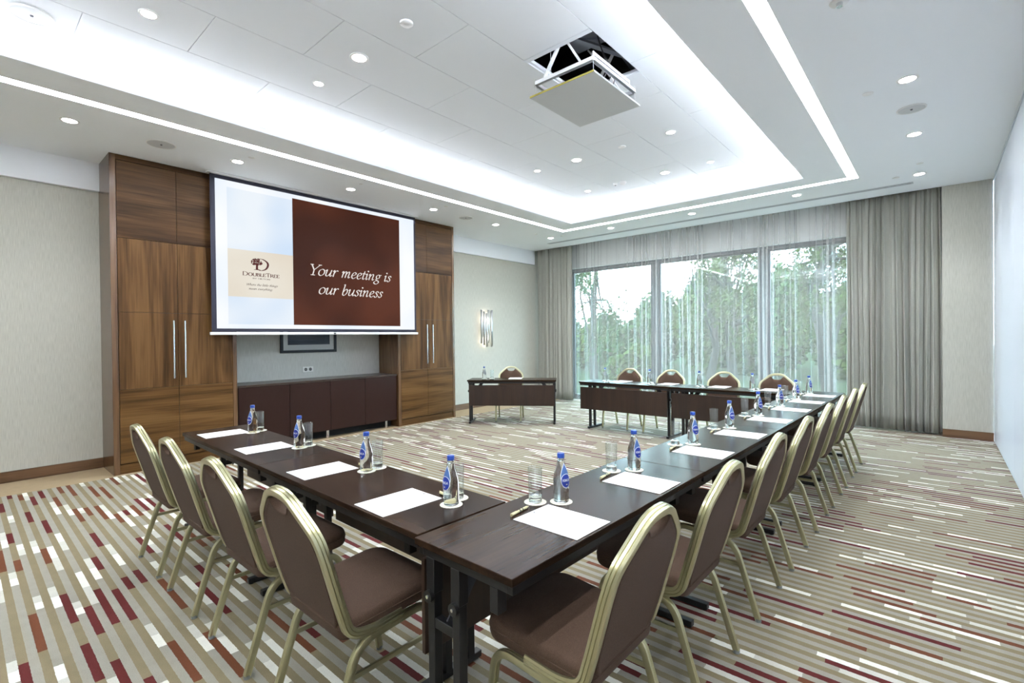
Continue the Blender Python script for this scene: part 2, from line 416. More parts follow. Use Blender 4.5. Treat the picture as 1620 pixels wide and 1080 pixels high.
# ceiling: outer ring, inner ring, slot, cove, tray
CX0, CX1, CY0, CY1 = -5.006, -1.335, -.5, 7.371
SX0, SX1, SY0, SY1 = -5.515, -.79, -1.01, 7.84    # slot outer
TX0, TX1, TY0, TY1 = -5.405, -.90, -.90, 7.73     # slot inner
def ring(mb, o, i, z0, z1):
    (a0, a1, b0, b1), (c0, c1, d0, d1) = o, i
    mb.box(a0, c0, b0, b1, z0, z1); mb.box(c1, a1, b0, b1, z0, z1)
    mb.box(c0, c1, b0, d0, z0, z1); mb.box(c0, c1, d1, b1, z0, z1)
c = MB()
ring(c, (XL, XR, YN, YF), (SX0, SX1, SY0, SY1), ZC, ZC+.06)
ring(c, (TX0, TX1, TY0, TY1), (CX0, CX1, CY0, CY1), ZC, ZC+.055)
c.box(XL, .03, YF, 9.74, 3.78, 3.84)          # top of the curtain pocket
c.box(XL, .03, YF-.02, YF, ZC, 3.8)
struct('ceiling', c, M['ceiling'])
c = MB(); ring(c, (SX0-.002, SX1+.002, SY0-.002, SY1+.002), (TX0+.002, TX1-.002, TY0+.002, TY1-.002), ZC+.006, ZC+.02)
tag(c.build('light_strip', M['slot_glow']), 'continuous glowing recessed light slot running round the ceiling border', 'light')
# cove walls and led ledge
cw = .32
c = MB(); ring(c, (CX0-cw-.02, CX1+cw+.02, CY0-cw-.02, CY1+cw+.02), (CX0-cw, CX1+cw, CY0-cw, CY1+cw), ZC+.055, ZT+.03)
struct('trim_3', c, M['ceiling'])
c = MB(); ring(c, (CX0-.20, CX1+.20, CY0-.20, CY1+.20), (CX0-.15, CX1+.15, CY0-.15, CY1+.15), ZC+.06, ZC+.075)
tag(c.build('cove_light', M['cove_glow']), 'concealed cove light washing the edge of the raised ceiling tray', 'light')
# tray made of lay-in panels, joints staggered
G = .6175; t = MB(); gx = -3.763; gap = .0022
HX0, HX1, HY0, HY1 = -2.51, -1.905, 3.125, 3.86
cols = []
x = gx-3*G
while x < CX1+cw: cols.append(x); x += G
for i, x in enumerate(cols):
    x0, x1 = max(x, CX0-cw), min(x+G, CX1+cw)
    if x1-x0 < .02: continue
    y = 1.2225-(i % 2)*G-2*G*3
    while y < CY1+cw:
        y0, y1 = max(y, CY0-cw), min(y+2*G, CY1+cw); y += 2*G
        if y1-y0 < .02: continue
        if abs(x-HX0) < .15 and y0 < HY1-.05 and y1 > HY0+.05:
            if y0 < HY0-.01: t.box(x0+gap, x1-gap, y0+gap, HY0-gap, ZT, ZT+.012)
            if y1 > HY1+.01: t.box(x0+gap, x1-gap, HY1+gap, y1-gap, ZT, ZT+.012)
            continue
        t.box(x0+gap, x1-gap, y0+gap, y1-gap, ZT, ZT+.012)
ring(t, (CX0-cw, CX1+cw, CY0-cw, CY1+cw), (HX0, HX1, HY0, HY1), ZT+.012, ZT+.04)
struct('ceiling_tray', t, M['tile'], bevel=.0012, seg=1)
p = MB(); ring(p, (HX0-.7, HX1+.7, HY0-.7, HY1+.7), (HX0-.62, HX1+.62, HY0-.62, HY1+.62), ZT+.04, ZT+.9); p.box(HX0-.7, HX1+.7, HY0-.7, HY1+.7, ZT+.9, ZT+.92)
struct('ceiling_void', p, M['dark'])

# ------------------------------------------------------------------ downlights
def lamp_for(x, y, z, power, r, parent):
    l = bpy.data.lights.new('lamp', 'SPOT'); l.energy = power; l.spot_size = radians(110); l.spot_blend = .7
    l.shadow_soft_size = r; l.color = (.93, .97, 1)
    o = bpy.data.objects.new('lamp', l); COL.objects.link(o); o.location = (0, 0, -.012); o.parent = parent
def downlight(x, y, z, r, label, group, power=30):
    e = empty('downlight', label, 'light', (x, y, z), 0, group)
    MB().lathe([(r*.86, -.001), (r*.9, -.005), (r*1.12, -.005), (r*1.18, -.001), (r*1.18, .0005), (r*.86, .0005)], 28, close=True).build('bezel', M['white'], e)
    MB().lathe([(.0, -.003), (r*.6, -.003), (r*.87, -.002)], 28).build('diffuser', M['light_disc'], e)
    lamp_for(x, y, z, power*(r/.06)**2, r, e)
orn = ['nearest', 'second', 'third', 'fourth', 'fifth', 'farthest']
for i, y in enumerate((.728, 2.161, 3.585, 5.031, 6.475, 8.13)):
    t = ['nearest the camera, left of the walnut cupboard', 'above the top left corner of the screen', 'above the middle of the screen',
         'above the right edge of the screen', 'above the wall between cupboard and curtain', 'in the corner above the left curtain'][i]
    downlight(-6.025, y, ZC, .062, 'round recessed downlight in the left ceiling border, '+t, 'downlights in the ceiling border', 21)
for x, t in ((-4.65, 'above the left part of the window'), (-3.115, 'above the middle of the window'), (-1.57, 'above the right part of the window')):
    downlight(x, 8.17, ZC, .062, 'round recessed downlight in the far ceiling border, '+t, 'downlights in the ceiling border', 21)
for y, t in ((8.188, 'farthest, above the right curtain'), (6.523, 'middle of three'), (5.079, 'nearest, beside the speaker grille')):
    downlight(-.187, y, ZC, .062, 'round recessed downlight in the right ceiling border, '+t, 'downlights in the ceiling border', 21)
for y in (3.65, 2.2, .75, -.7):
    downlight(-.187, y, ZC, .062, 'round recessed downlight in the right ceiling border, out of the photo', 'downlights in the ceiling border', 21)
for x in (-6.025, -4.5, -3.0, -1.5):
    downlight(x, -1.7, ZC, .062, 'round recessed downlight in the near ceiling border, out of the photo', 'downlights in the ceiling border', 21)
k = (ZT-1.45)/(3.743-1.45)
for x, y, r, t in ((-4.162, .928, .05, 'top left of the photo'), (-3.551, 2.204, .062, 'large bright one left of the projector lift'), (-4.178, 2.182, .042, 'small one beside the large bright one'),
                   (-4.162, 5.324, .042, 'small one above the far end of the screen'), (-3.536, 5.35, .062, 'large one beyond the projector lift'),
                   (-4.157, 6.603, .042, 'small one near the far left tray corner'), (-2.271, 5.348, .05, 'right of the projector panel'),
                   (-2.895, 6.612, .062, 'large one near the far edge of the tray'), (-2.271, 6.619, .042, 'small one near the far right tray corner')):
    downlight(x*k, y*k, ZT, r, 'round downlight in the raised ceiling tray, '+t, 'downlights in the raised tray', 22)

# ------------------------------------------------------------------ ceiling fittings
def grille(x, y, z, r, label, group=None):
    e = empty('ceiling_speaker', label, 'speaker', (x, y, z), 0, group)
    MB().lathe([(r, .0), (r, -.006), (r*.93, -.008), (r*.9, -.004)], 32).build('rim', M['white'], e)
    MB().lathe([(0, -.005), (r*.9, -.004)], 32).build('mesh_cover', M['speaker'], e)
    MB().lathe([(0, -.012), (.008, -.012), (.010, -.005)], 12).build('badge', M['print'], e)
grille(-6.066, 1.443, ZC, .13, 'round ceiling speaker grille above the left walnut cupboard', 'ceiling speakers')
grille(-6.04, 5.747, ZC, .12, 'round ceiling speaker grille near the far end of the right cupboard', 'ceiling speakers')
grille(-.185, 5.771, ZC, .11, 'round ceiling speaker grille in the right ceiling border', 'ceiling speakers')
grille(-4.67, .38, ZT, .12, 'round ceiling speaker grille in the bright top left corner of the tray', 'ceiling speakers')
def cover(x, y, z, r, label, h=.006, name='sprinkler_cover'):
    o = MB().lathe([(0, -h), (r*.9, -h), (r, -h*.6), (r, 0)], 24).build(name, M['white'], loc=(x, y, z))
    return tag(o, label, 'ceiling fitting', 'small ceiling discs')
cover(-.452, 5.152, ZC, .04, 'small white disc in the right ceiling border beside the nearest downlight')
cover(-5.779, 2.218, ZC, .035, 'small white disc beside the downlight above the screen corner')
cover(-5.73, 3.56, ZC, .025, 'tiny disc beside the downlight over the middle of the screen')
cover(-5.736, 5.045, ZC, .035, 'small disc beside the downlight above the right screen edge')
cover(-5.735, 8.122, ZC, .035, 'small disc beside the downlight in the far left corner')
cover(-6.0, 7.613, ZC, .03, 'small disc on the ceiling in front of the far left downlight')
cover(-.425, 8.171, ZC, .04, 'small disc beside the downlight above the right curtain')
cover(-.171, 7.68, ZC, .035, 'small disc between the two farthest downlights on the right')
cover(-2.82, 5.237, ZT, .045, 'small disc in the tray beyond the projector panel')
cover(-2.843, 2.147, ZT, .047, 'round flat detector in the tray left of the projector lift', .012, 'detector')
cover(-3.95, 7.9, ZC, .03, 'small disc beside the middle far downlight')
e = empty('sprinkler', 'round white sprinkler head at the top edge of the photo', 'ceiling fitting', (-.457, 3.617, ZC))
MB().lathe([(.0, -.008), (.05, -.008), (.055, 0)], 24).build('plate', M['white'], e)
MB().cyl((0, 0, -.008), (0, 0, -.03), .018, 14).build('head', M['chrome'], e)
e = empty('smoke_detector', 'white smoke detector with two heads in the far part of the tray', 'detector', (-3.46, 6.44, ZT))
MB().lathe([(0, -.035), (.03, -.034), (.045, -.015), (.05, 0)], 24).build('sensor_head', M['white'], e)
MB().lathe([(0, -.03), (.025, -.028), (.035, 0)], 20, c=(-.11, -.02, 0)).build('camera_head', M['white'], e)
MB().lathe([(0, -.034), (.010, -.033), (.014, -.028)], 12, c=(-.11, -.02, 0)).build('lens', M['lens'], e)
e = empty('air_vent', 'long thin slot vent in the ceiling along the curtain edge', 'vent', (-3.35, 8.595, ZC))
MB().box(-3.09, 3.09, -.05, .05, -.004, .002).build('frame', M['vent'], e)
MB().box(-3.07, 3.07, -.035, -.01, -.006, -.003).box(-3.07, 3.07, .01, .035, -.006, -.003).build('slot', pbr('vent_dark', (.42, .43, .47), .7), e)

# ------------------------------------------------------------------ projector lift
L = empty('projector_lift', 'white scissor projector lift lowered out of the dark ceiling hatch', 'projector lift', ((HX0+HX1)/2, (HY0+HY1)/2, 3.4))
hw, hd = (HX1-HX0)/2, (HY1-HY0)/2
MB().box(-hw, hw, -hd, hd, 0, .014).build('hatch_panel', M['hatch'], L)
MB().box(-hw, hw, -hd-.004, -hd, 0, .014).build('board_edge', M['mdf'], L, label='raw yellowish board edge')
f = MB(); fx, fy, z0 = hw-.03, hd-.035, .105
for sy in (-1, 1): f.box(-fx, fx, sy*fy-.006, sy*fy+.006, z0, z0+.035); f.box(-fx, fx, sy*fy-.016, sy*fy+.016, z0, z0+.004)
for sx in (-1, 1): f.box(sx*fx-.006, sx*fx+.006, -fy, fy, z0, z0+.035); f.box(sx*fx-.016, sx*fx+.016, -fy, fy, z0, z0+.004)
f.box(fx-.03, fx-.022, -fy+.04, fy-.05, z0+.075, z0+.10)
for y in (-fy+.04, fy-.06): f.box(fx-.032, fx-.02, y, y+.012, z0+.03, z0+.1)
f.build('lift_frame', M['white'], L, bevel=.001)
for sx in (-1, 1):
    for sy in (-1, 1): MB().cyl((sx*(hw-.03), sy*(hd-.04), .01), (sx*(hw-.03), sy*(hd-.04), .16), .0025, 8).build('rod', M['steel'], L)
for y, ya in ((-fy+.005, -.33), (fy-.03, .3)):
    MB().obox((-.18, y, .14), (.0, y, .40), .012, .032, (0, 1, 0)).build('scissor_arm', M['white'], L, bevel=.001)
    MB().obox((.16, y, .14), (.0, y+.014, .40), .012, .032, (0, 1, 0)).build('scissor_arm', M['white'], L, bevel=.001)
    MB().obox((.0, y, .40), (-.16, y, .62), .012, .03, (0, 1, 0)).build('scissor_arm', M['white'], L)
    MB().obox((.0, y+.014, .40), (.16, y+.014, .62), .012, .03, (0, 1, 0)).build('scissor_arm', M['white'], L)
MB().box(-.25, .25, -.28, .28, .62, .64).build('top_plate', M['alu_light'], L)
MB().cyl((-.16, -fy+.06, .14), (-.16, -fy+.06, .6), .0025, 8).build('cable_guide', M['white'], L)
pr = empty('projector', 'pale grey projector sitting inside the lowered lift frame', 'projector', ((HX0+HX1)/2, (HY0+HY1)/2-.02, 3.414))
MB().box(-.17, .13, -.16, .16, .018, .088).build('body', M['hatch'], pr, bevel=.018, seg=3)
MB().cyl((-.172, .05, .05), (-.20, .05, .05), .034, 20).build('lens_barrel', M['steel'], pr)
MB().cyl((-.20, .05, .05), (-.202, .05, .05), .028, 20).build('lens', M['lens'], pr)
for s in (-.12, .08): MB().cyl((s, -.12, 0), (s, -.12, .02), .012, 10).build('foot', M['print'], pr)
for s in (-.12, .08): MB().cyl((s, .12, 0), (s, .12, .02), .012, 10).build('foot', M['print'], pr)
for k in range(3):
    q = catmull([(.1+.03*k, -.05+.1*k, .09), (.18, -.1+.1*k, .05+.02*k), (.2, .0+.06*k, .2), (.12, .05, .42), (.05, .1, .6)], 8)
    MB().sweep(q, [(.005*cos(a*pi/3), .005*sin(a*pi/3)) for a in range(6)], Vector((0, 1, .1))).build('cable', M['pen_dark'], L)
for a, b in (((-.9, -.5, .6), (.5, .6, .62)), ((-.3, -.75, .5), (.3, .8, .5)), ((.35, -.7, .42), (.1, .8, .48))):
    A = Vector(a)+L.location; B = Vector(b)+L.location
    o = MB().obox(A, B, .05, .02).build('ceiling_rail', M['alu_light'])
    tag(o, 'grey metal rail inside the dark ceiling void above the projector', 'rail', 'rails in the ceiling void')

# ------------------------------------------------------------------ cupboards
def cupboard(y0, y1, seam, label, hy, side_near):
    """local origin at floor, front plane x = 0 facing +x, y from y0 to y1"""
    e = empty('cupboard', label, 'cupboard', (XCAB, y0, 0)); Wd = y1-y0; D = XCAB-XL-.002; fr = .055
    b = MB()
    b.box(-D, 0, 0, fr, 0, ZC-.003); b.box(-D, 0, Wd-fr*.85, Wd, 0, ZC-.003)
    b.build('side_panel', M['walnut_x'], e, bevel=.0015)
    MB().box(-D, -.001, fr, Wd-fr*.85, 3.435, ZC-.003).build('cornice', M['walnut_h'], e)
    MB().box(-D, -.012, fr, Wd-fr*.85, 0, .105).build('plinth', M['walnut_low'], e)
    MB().box(-D, -.03, fr, Wd-fr*.85, .105, 3.435).build('carcass', M['dark'], e)
    ys = [fr+.003, seam-y0, Wd-fr*.85-.003]; zs = [.112, .925, 1.775, 2.59, 3.432]
    mats = [M['walnut_low'], M['walnut_v'], M['walnut_v'], M['walnut_h']]
    nm = ['lower_door', 'door', 'door_panel', 'top_door']
    for j in range(2):
        for i in range(4):
            gz = .0025 if i != 1 else .001
            d = MB().box(-.024, -.002, ys[j]+.002, ys[j+1]-.002, zs[i]+gz, zs[i+1]-(.001 if i == 1 else .0025)).build(nm[i], mats[i], e, bevel=.001)
            if i == 1:
                hy_ = hy[j]-y0; h = MB().cyl((.032, hy_, 1.02), (.032, hy_, 1.69), .0095, 14)
                for z in (1.1, 1.61): h.cyl((-.002, hy_, z), (.032, hy_, z), .005, 8)
                h.build('handle', M['chrome'], d)
    return e
cupboard(1.1208, 2.365, 1.735, 'tall walnut double cupboard at the left, near the camera', (1.682, 1.795), True)
cupboard(4.82, 6.0717, 5.44, 'tall walnut double cupboard right of the projection screen', (5.41, 5.537), False)
# niche between: back wall, side cheeks and header
struct('wall_niche', MB().box(XL, -7.262, 2.366, 4.819, 0, ZC-.002), M['wallpaper2'])
tag(MB().box(-7.26, -6.75, 2.37, 4.815, 2.75, 3.0).build('header_panel', M['walnut_h']), 'walnut header panel across the niche hidden behind the screen', 'panel')
s = empty('sideboard', 'low dark brown sideboard standing in the niche under the screen', 'sideboard', (-7.0, 3.592, 0))
MB().box(-.255, .262, -1.215, 1.215, .842, .868).build('worktop', M['wenge_top'], s, bevel=.002)
MB().box(-.25, .235, -1.21, 1.21, .125, .842).build('body', M['wenge'], s)
for a, b in ((2.385, 3.04), (3.04, 3.64), (3.64, 4.215), (4.215, 4.80)):
    MB().box(.236, .256, a-3.592+.0025, b-3.592-.0025, .12, .84).build('door', M['wenge'], s, bevel=.0015)
for yy in (2.6, 3.6, 4.61):
    MB().box(.2, .235, yy-3.592-.02, yy-3.592+.02, 0, .12).build('leg', M['chrome'], s, bevel=.002)
MB().box(-.2, .1, -1.2, 1.2, 0, .12).build('plinth', M['dark'], s)
# picture and outlet
p = empty('framed_picture', 'dark framed picture with pale mount hanging in the niche, half behind the screen', 'picture', (-7.262, 3.58, 1.255))
MB().box(0, .028, -.44, .44, 0, .04).box(0, .028, -.44, .44, .56, .6).box(0, .028, -.44, -.40, .04, .56).box(0, .028, .40, .44, .04, .56).build('frame', M['pic_frame'], p, bevel=.003)
MB().box(0, .012, -.40, .40, .04, .56).build('mount', M['pic_mat'], p)
MB().box(.012, .014, -.33, .33, .12, .49).build('print', noise_rough('seascape_print', (.035, .045, .07), (.10, .12, .16), (1, 1.2, 9), .5), p)
MB().box(.0135, .0145, -.33, .33, .27, .28).build('horizon_line', pbr('print_line', (.2, .25, .33), .5), p)
o = empty('power_outlet', 'double wall power outlet above the sideboard', 'outlet', (-7.262, 3.555, 1.0))
MB().box(0, .010, -.082, .082, -.041, .041).build('plate', M['outlet'], o, bevel=.002)
for q in (-.036, .036):
    MB().cyl((.009, q, 0), (.0112, q, 0), .024, 20).build('socket', M['pen_dark'], o)
    MB().cyl((.011, q-.009, 0), (.012, q-.009, 0), .0035, 8).cyl((.011, q+.009, 0), (.012, q+.009, 0), .0035, 8).build('pin_hole', M['outlet'], o)

# ------------------------------------------------------------------ lettering by broad-nib strokes
GL = {  # (advance, strokes, dots)   x-height 1, ascender 1.7
 'o': (.92, [('c', [(.42, 1), (.1, .72), (.1, .22), (.4, 0), (.74, .3), (.74, .8)])]),
 'u': (1.0, [('s', [(-.02, .8), (.12, 1), (.15, .85), (.1, .25), (.22, .02), (.45, .12), (.68, .6)]), ('s', [(.74, 1), (.67, .22), (.76, .02), (.93, .2)])]),
 'r': (.68, [('s', [(-.02, .8), (.12, 1), (.16, .85), (.12, 0)]), ('s', [(.15, .5), (.32, .88), (.5, 1), (.6, .88)])]),
 'm': (1.36, [('s', [(-.02, .8), (.12, 1), (.16, .85), (.12, 0)]), ('s', [(.15, .5), (.35, .9), (.52, 1), (.58, .8), (.54, 0)]), ('s', [(.57, .5), (.78, .9), (.95, 1), (1.01, .8), (.95, .22), (1.04, .02), (1.2, .2)])]),
 'n': (1.0, [('s', [(-.02, .8), (.12, 1), (.16, .85), (.12, 0)]), ('s', [(.15, .5), (.38, .9), (.58, 1), (.66, .8), (.6, .22), (.69, .02), (.86, .2)])]),
 'h': (1.0, [('s', [(.02, 1.66), (.16, 1.72), (.16, 1.4), (.1, 0)]), ('s', [(.13, .5), (.38, .9), (.58, 1), (.66, .8), (.6, .22), (.69, .02), (.86, .2)])]),
 'e': (.78, [('s', [(.12, .45), (.45, .58), (.62, .82), (.44, 1), (.2, .86), (.07, .45), (.18, .08), (.4, 0), (.68, .24)])]),
 't': (.55, [('s', [(.26, 1.35), (.2, .9), (.15, .25), (.24, .02), (.44, .18)]), ('l', [(.0, .96), (.46, .96)])]),
 'i': (.46, [('s', [(-.02, .8), (.12, 1), (.16, .85), (.11, .22), (.2, .02), (.36, .2)]), ('d', (.2, 1.42))]),
 'l': (.46, [('s', [(.02, 1.66), (.16, 1.72), (.16, 1.4), (.1, .22), (.2, .02), (.36, .2)])]),
 'g': (.92, [('c', [(.42, 1), (.18, .82), (.18, .48), (.4, .34), (.62, .52), (.62, .85)]), ('s', [(.34, .36), (.17, .2), (.3, .06), (.55, -.04), (.66, -.28), (.42, -.56), (.08, -.52), (-.04, -.3), (.12, -.1), (.34, .02)]), ('s', [(.6, .88), (.72, .98), (.86, .95)])]),
 's': (.68, [('s', [(.54, .8), (.44, .98), (.24, .96), (.16, .76), (.36, .52), (.46, .26), (.3, .02), (.1, .04), (.03, .22)])]),
 'b': (.88, [('s', [(.02, 1.66), (.16, 1.72), (.16, 1.4), (.1, .3), (.22, .02), (.45, .06), (.68, .5), (.62, .92), (.42, .98), (.14, .55)])]),
 'Y': (1.12, [('l', [(.05, 1.6), (.5, .78)]), ('l', [(1.12, 1.6), (.5, .78)]), ('l', [(.5, .78), (.5, 0)]), ('l', [(-.12, 1.6), (.26, 1.6)]), ('l', [(.92, 1.6), (1.3, 1.6)]), ('l', [(.26, 0), (.76, 0)])]),
 'W': (1.75, [('l', [(.05, 1.6), (.4, 0)]), ('l', [(.9, 1.6), (.4, 0)]), ('l', [(.9, 1.6), (1.15, 0)]), ('l', [(1.7, 1.6), (1.15, 0)])]),
 'v': (.8, [('s', [(-.02, .85), (.12, 1), (.2, .8), (.34, .04), (.62, .5), (.66, 1)])]),
 'y': (.82, [('s', [(-.02, .85), (.12, 1), (.2, .8), (.38, .1)]), ('s', [(.7, 1), (.4, .05), (.15, -.45), (-.08, -.5)])]),
 'a': (.98, [('s', [(.66, .92), (.36, .98), (.08, .5), (.16, .04), (.4, .14), (.62, .62)]), ('s', [(.72, 1), (.63, .22), (.72, .02), (.88, .2)])]),
 '.': (.35, [('d', (.1, .06))]), ' ': (.55, []),
}
CAPS = {
 'D': (1.5, [('l', [(.15, 0), (.15, 1.6)]), ('s', [(.15, 1.58), (.75, 1.55), (1.25, 1.15), (1.3, .6), (.95, .1), (.15, .02)])]),
 'O': (1.55, [('c', [(.75, 1.6), (.25, 1.3), (.12, .8), (.25, .3), (.75, 0), (1.22, .3), (1.36, .8), (1.22, 1.3)])]),
 'U': (1.4, [('s', [(.15, 1.6), (.15, .5), (.35, .08), (.75, 0), (1.05, .2), (1.15, .6), (1.15, 1.6)])]),
 'B': (1.15, [('l', [(.15, 0), (.15, 1.6)]), ('s', [(.15, 1.58), (.65, 1.55), (.8, 1.2), (.6, .88), (.15, .85)]), ('s', [(.5, .85), (.85, .75), (.95, .4), (.7, .05), (.15, .02)])]),
 'L': (1.0, [('l', [(.15, 1.6), (.15, 0)]), ('l', [(.15, .03), (.85, .03), (.88, .3)])]),
 'E': (1.05, [('l', [(.15, 1.6), (.15, 0)]), ('l', [(.15, .03), (.85, .03), (.9, .3)]), ('l', [(.15, .82), (.7, .82)]), ('l', [(.15, 1.57), (.8, 1.57), (.83, 1.3)])]),
 'T': (1.25, [('l', [(.6, 1.6), (.6, 0)]), ('l', [(.05, 1.3), (.08, 1.57), (1.12, 1.57), (1.15, 1.3)])]),
 'R': (1.25, [('l', [(.15, 0), (.15, 1.6)]), ('s', [(.15, 1.58), (.7, 1.52), (.85, 1.15), (.62, .82), (.15, .78)]), ('l', [(.5, .8), (1.15, 0)])]),
 'H': (1.35, [('l', [(.15, 0), (.15, 1.6)]), ('l', [(1.1, 0), (1.1, 1.6)]), ('l', [(.15, .82), (1.1, .82)])]),
 'I': (.5, [('l', [(.2, 0), (.2, 1.6)])]),
 'N': (1.4, [('l', [(.15, 0), (.15, 1.6)]), ('l', [(.15, 1.6), (1.15, 0)]), ('l', [(1.15, 0), (1.15, 1.6)])]),
 'Y': (1.2, [('l', [(.05, 1.6), (.55, .78)]), ('l', [(1.1, 1.6), (.55, .78)]), ('l', [(.55, .78), (.55, 0)])]),
 'K': (1.25, [('l', [(.15, 0), (.15, 1.6)]), ('l', [(1.0, 1.6), (.15, .7)]), ('l', [(.4, .9), (1.1, 0)])]),
 'G': (1.45, [('s', [(1.2, 1.3), (.75, 1.6), (.25, 1.3), (.12, .8), (.25, .3), (.75, 0), (1.2, .2), (1.2, .7), (.8, .7)])]),
 'A': (1.3, [('l', [(.05, 0), (.6, 1.6)]), ('l', [(.6, 1.6), (1.15, 0)]), ('l', [(.25, .55), (.95, .55)])]),
 ' ': (.8, []),
}
def text_strokes(txt, glyphs, slant=0, big_first=None, small=.82):
    """returns list of polylines (2d) and dots, in x-height units, and the total width"""
    x = 0; out = []
    for i, ch in enumerate(txt):
        adv, st = glyphs[ch]; s = 1
        if big_first is not None: s = 1 if i in big_first else small
        for kind, pts in st:
            if kind == 'd': out.append(('d', (x+s*(pts[0]+slant*pts[1]), s*pts[1]))); continue
            P = [(x+s*(a+slant*b), s*b) for a, b in pts]
            if kind == 's': P = [tuple(v)[:2] for v in catmull([(a, b, 0) for a, b in P], 5)]
            if kind == 'c': P = [tuple(v)[:2] for v in catmull([(a, b, 0) for a, b in P], 6, True)]; P.append(P[0]); P.append(P[1])
            out.append(('p', P))
        x += adv*s
    return out, x
def ribbon(mb, strokes, mp, thick, thin, nib):
    """strokes in glyph units; mp(u,v)->3d point"""
    for kind, P in strokes:
        if kind == 'd':
            r = thick*.72; n = 10
            mb.add([mp(P[0]+r*cos(2*pi*i/n), P[1]+r*sin(2*pi*i/n)) for i in range(n)], [tuple(range(n))]); continue
        n = len(P); L = []; R = []
        for i in range(n):
            a, b = P[max(i-1, 0)], P[min(i+1, n-1)]
            t = atan2(b[1]-a[1], b[0]-a[0]); w = (thin+(thick-thin)*abs(sin(t-nib)))/2
            nx, ny = -sin(t)*w, cos(t)*w
            L.append(mp(P[i][0]+nx, P[i][1]+ny)); R.append(mp(P[i][0]-nx, P[i][1]-ny))
        mb.add(L+R, [(i, i+1, n+i+1, n+i) for i in range(n-1)])
        for i in ((0, n-1) if n < 60 else ()):
            r = thin*.75; c = P[i]; mb.add([mp(c[0]+r*cos(2*pi*q/8), c[1]+r*sin(2*pi*q/8)) for q in range(8)], [tuple(range(8))])

# ------------------------------------------------------------------ projection screen
XS = -6.60; SY0_, SY1_ = 2.05, 5.11
scr = empty('projection_screen', 'large pulled-down projection screen showing a brown and white slide', 'screen', (XS, (SY0_+SY1_)/2, 1.54))
yc = (SY0_+SY1_)/2; zb = 1.54
def B(y0, y1, z0, z1, x0, x1): return MB().box(x0, x1, y0-yc, y1-yc, z0-zb, z1-zb)
def slide_mat(name, c1, c2, s, sc=1.2):
    mt, nt, b = new_mat(name)
    tc = N(nt, 'ShaderNodeTexCoord'); nz = N(nt, 'ShaderNodeTexNoise'); nz.inputs['Scale'].default_value = sc; nz.inputs['Detail'].default_value = 1
    nt.links.new(tc.outputs['Object'], nz.inputs[0]); cr = N(nt, 'ShaderNodeValToRGB')
    cr.color_ramp.elements[0].position = .35; cr.color_ramp.elements[1].position = .62
    cr.color_ramp.elements[0].color = (*c1, 1); cr.color_ramp.elements[1].color = (*c2, 1)
    nt.links.new(nz.outputs[0], cr.inputs[0]); b.inputs['Base Color'].default_value = (.008, .008, .008, 1)
    b.inputs['Specular IOR Level'].default_value = 0
    b.inputs['Roughness'].default_value = 1; nt.links.new(cr.outputs[0], b.inputs['Emission Color']); b.inputs['Emission Strength'].default_value = s*E_SCR
    return mt
B(SY0_, SY1_, 1.56, 3.50, -.004, 0).build('backing', M['screen_frame'], scr)
B(2.105, 5.075, 1.60, 3.425, 0, .0012).build('slide_background', slide_mat('slide_white', (.80, .88, 1.0), (.95, .97, 1.0), 1.0), scr)
B(2.235, 3.045, 1.655, 3.345, .0012, .002).build('slide_sky_panel', slide_mat('slide_sky', (.66, .80, .98), (.88, .94, 1.0), .95), scr)
B(2.235, 3.045, 2.0, 2.592, .002, .0028).build('slide_cream_panel', slide_mat('slide_cream', (.80, .72, .60), (.86, .82, .72), .95), scr)
B(3.045, 4.785, 1.655, 3.372, .002, .0028).build('slide_brown_panel', slide_mat('slide_brown', (.050, .013, .006), (.105, .028, .012), 1.0, 1.0), scr)
B(2.03, 5.135, 1.522, 1.556, -.014, .014).build('bottom_bar', M['white'], scr, bevel=.004)
B(2.02, 5.14, ZC-.02, ZC-.001, -.06, .05).build('casing', M['white'], scr, bevel=.003)
B(3.62, 3.65, 1.53, 1.548, .014, .018).build('pull_tab', M['pen_dark'], scr)
white_ink = slide_mat('slide_lettering', (.9, .84, .80), (.95, .9, .86), .95)
maroon = slide_mat('slide_logo', (.12, .035, .035), (.15, .045, .045), .8)
greyink = slide_mat('slide_small_text', (.14, .10, .10), (.18, .13, .12), .9)
def write(name, txt, y0, y1, base, hgt, mat, glyphs=GL, slant=.24, thick=.17, thin=.05, nib=radians(28), big=None, small=.82, xoff=.0035, tracking=0):
    st, w = text_strokes(txt, glyphs, slant, big, small)
    sx = (y1-y0)/w; mb = MB()
    def mp(u, v): return (xoff, y0+u*sx-yc, base+v*hgt-zb)
    ribbon(mb, st, mp, thick, thin, nib); return mb.build(name, mat, scr)
write('lettering', 'Your meeting is', 3.262, 4.61, 2.358, .092, white_ink)
write('lettering', 'our business', 3.395, 4.45, 2.098, .092, white_ink)
write('lettering', 'DOUBLETREE', 2.405, 2.862, 2.272, .031, maroon, CAPS, 0, .24, .1, 0, big=(0, 6))
write('lettering', 'BY HILTON', 2.525, 2.74, 2.236, .0088, greyink, CAPS, 0, .3, .15, 0)
write('lettering', 'Where the little things', 2.445, 2.835, 2.150, .0165, greyink, thick=.22, thin=.10)
write('lettering', 'mean everything.', 2.475, 2.77, 2.098, .0165, greyink, thick=.22, thin=.10)
lg = MB(); Z0, H_ = 2.35, .155
def lp(u, v): return (.0035, 2.5+u*.22-yc, Z0+v*H_-zb)
ribbon(lg, [('p', [tuple(v)[:2] for v in catmull([(.42, .97, 0), (.7, .93, 0), (.93, .72, 0), (.97, .45, 0), (.85, .15, 0), (.6, 0, 0), (.42, .06, 0), (.30, .05, 0)], 8)])], lp, .12, .03, 0)
rnd = random.Random(5)
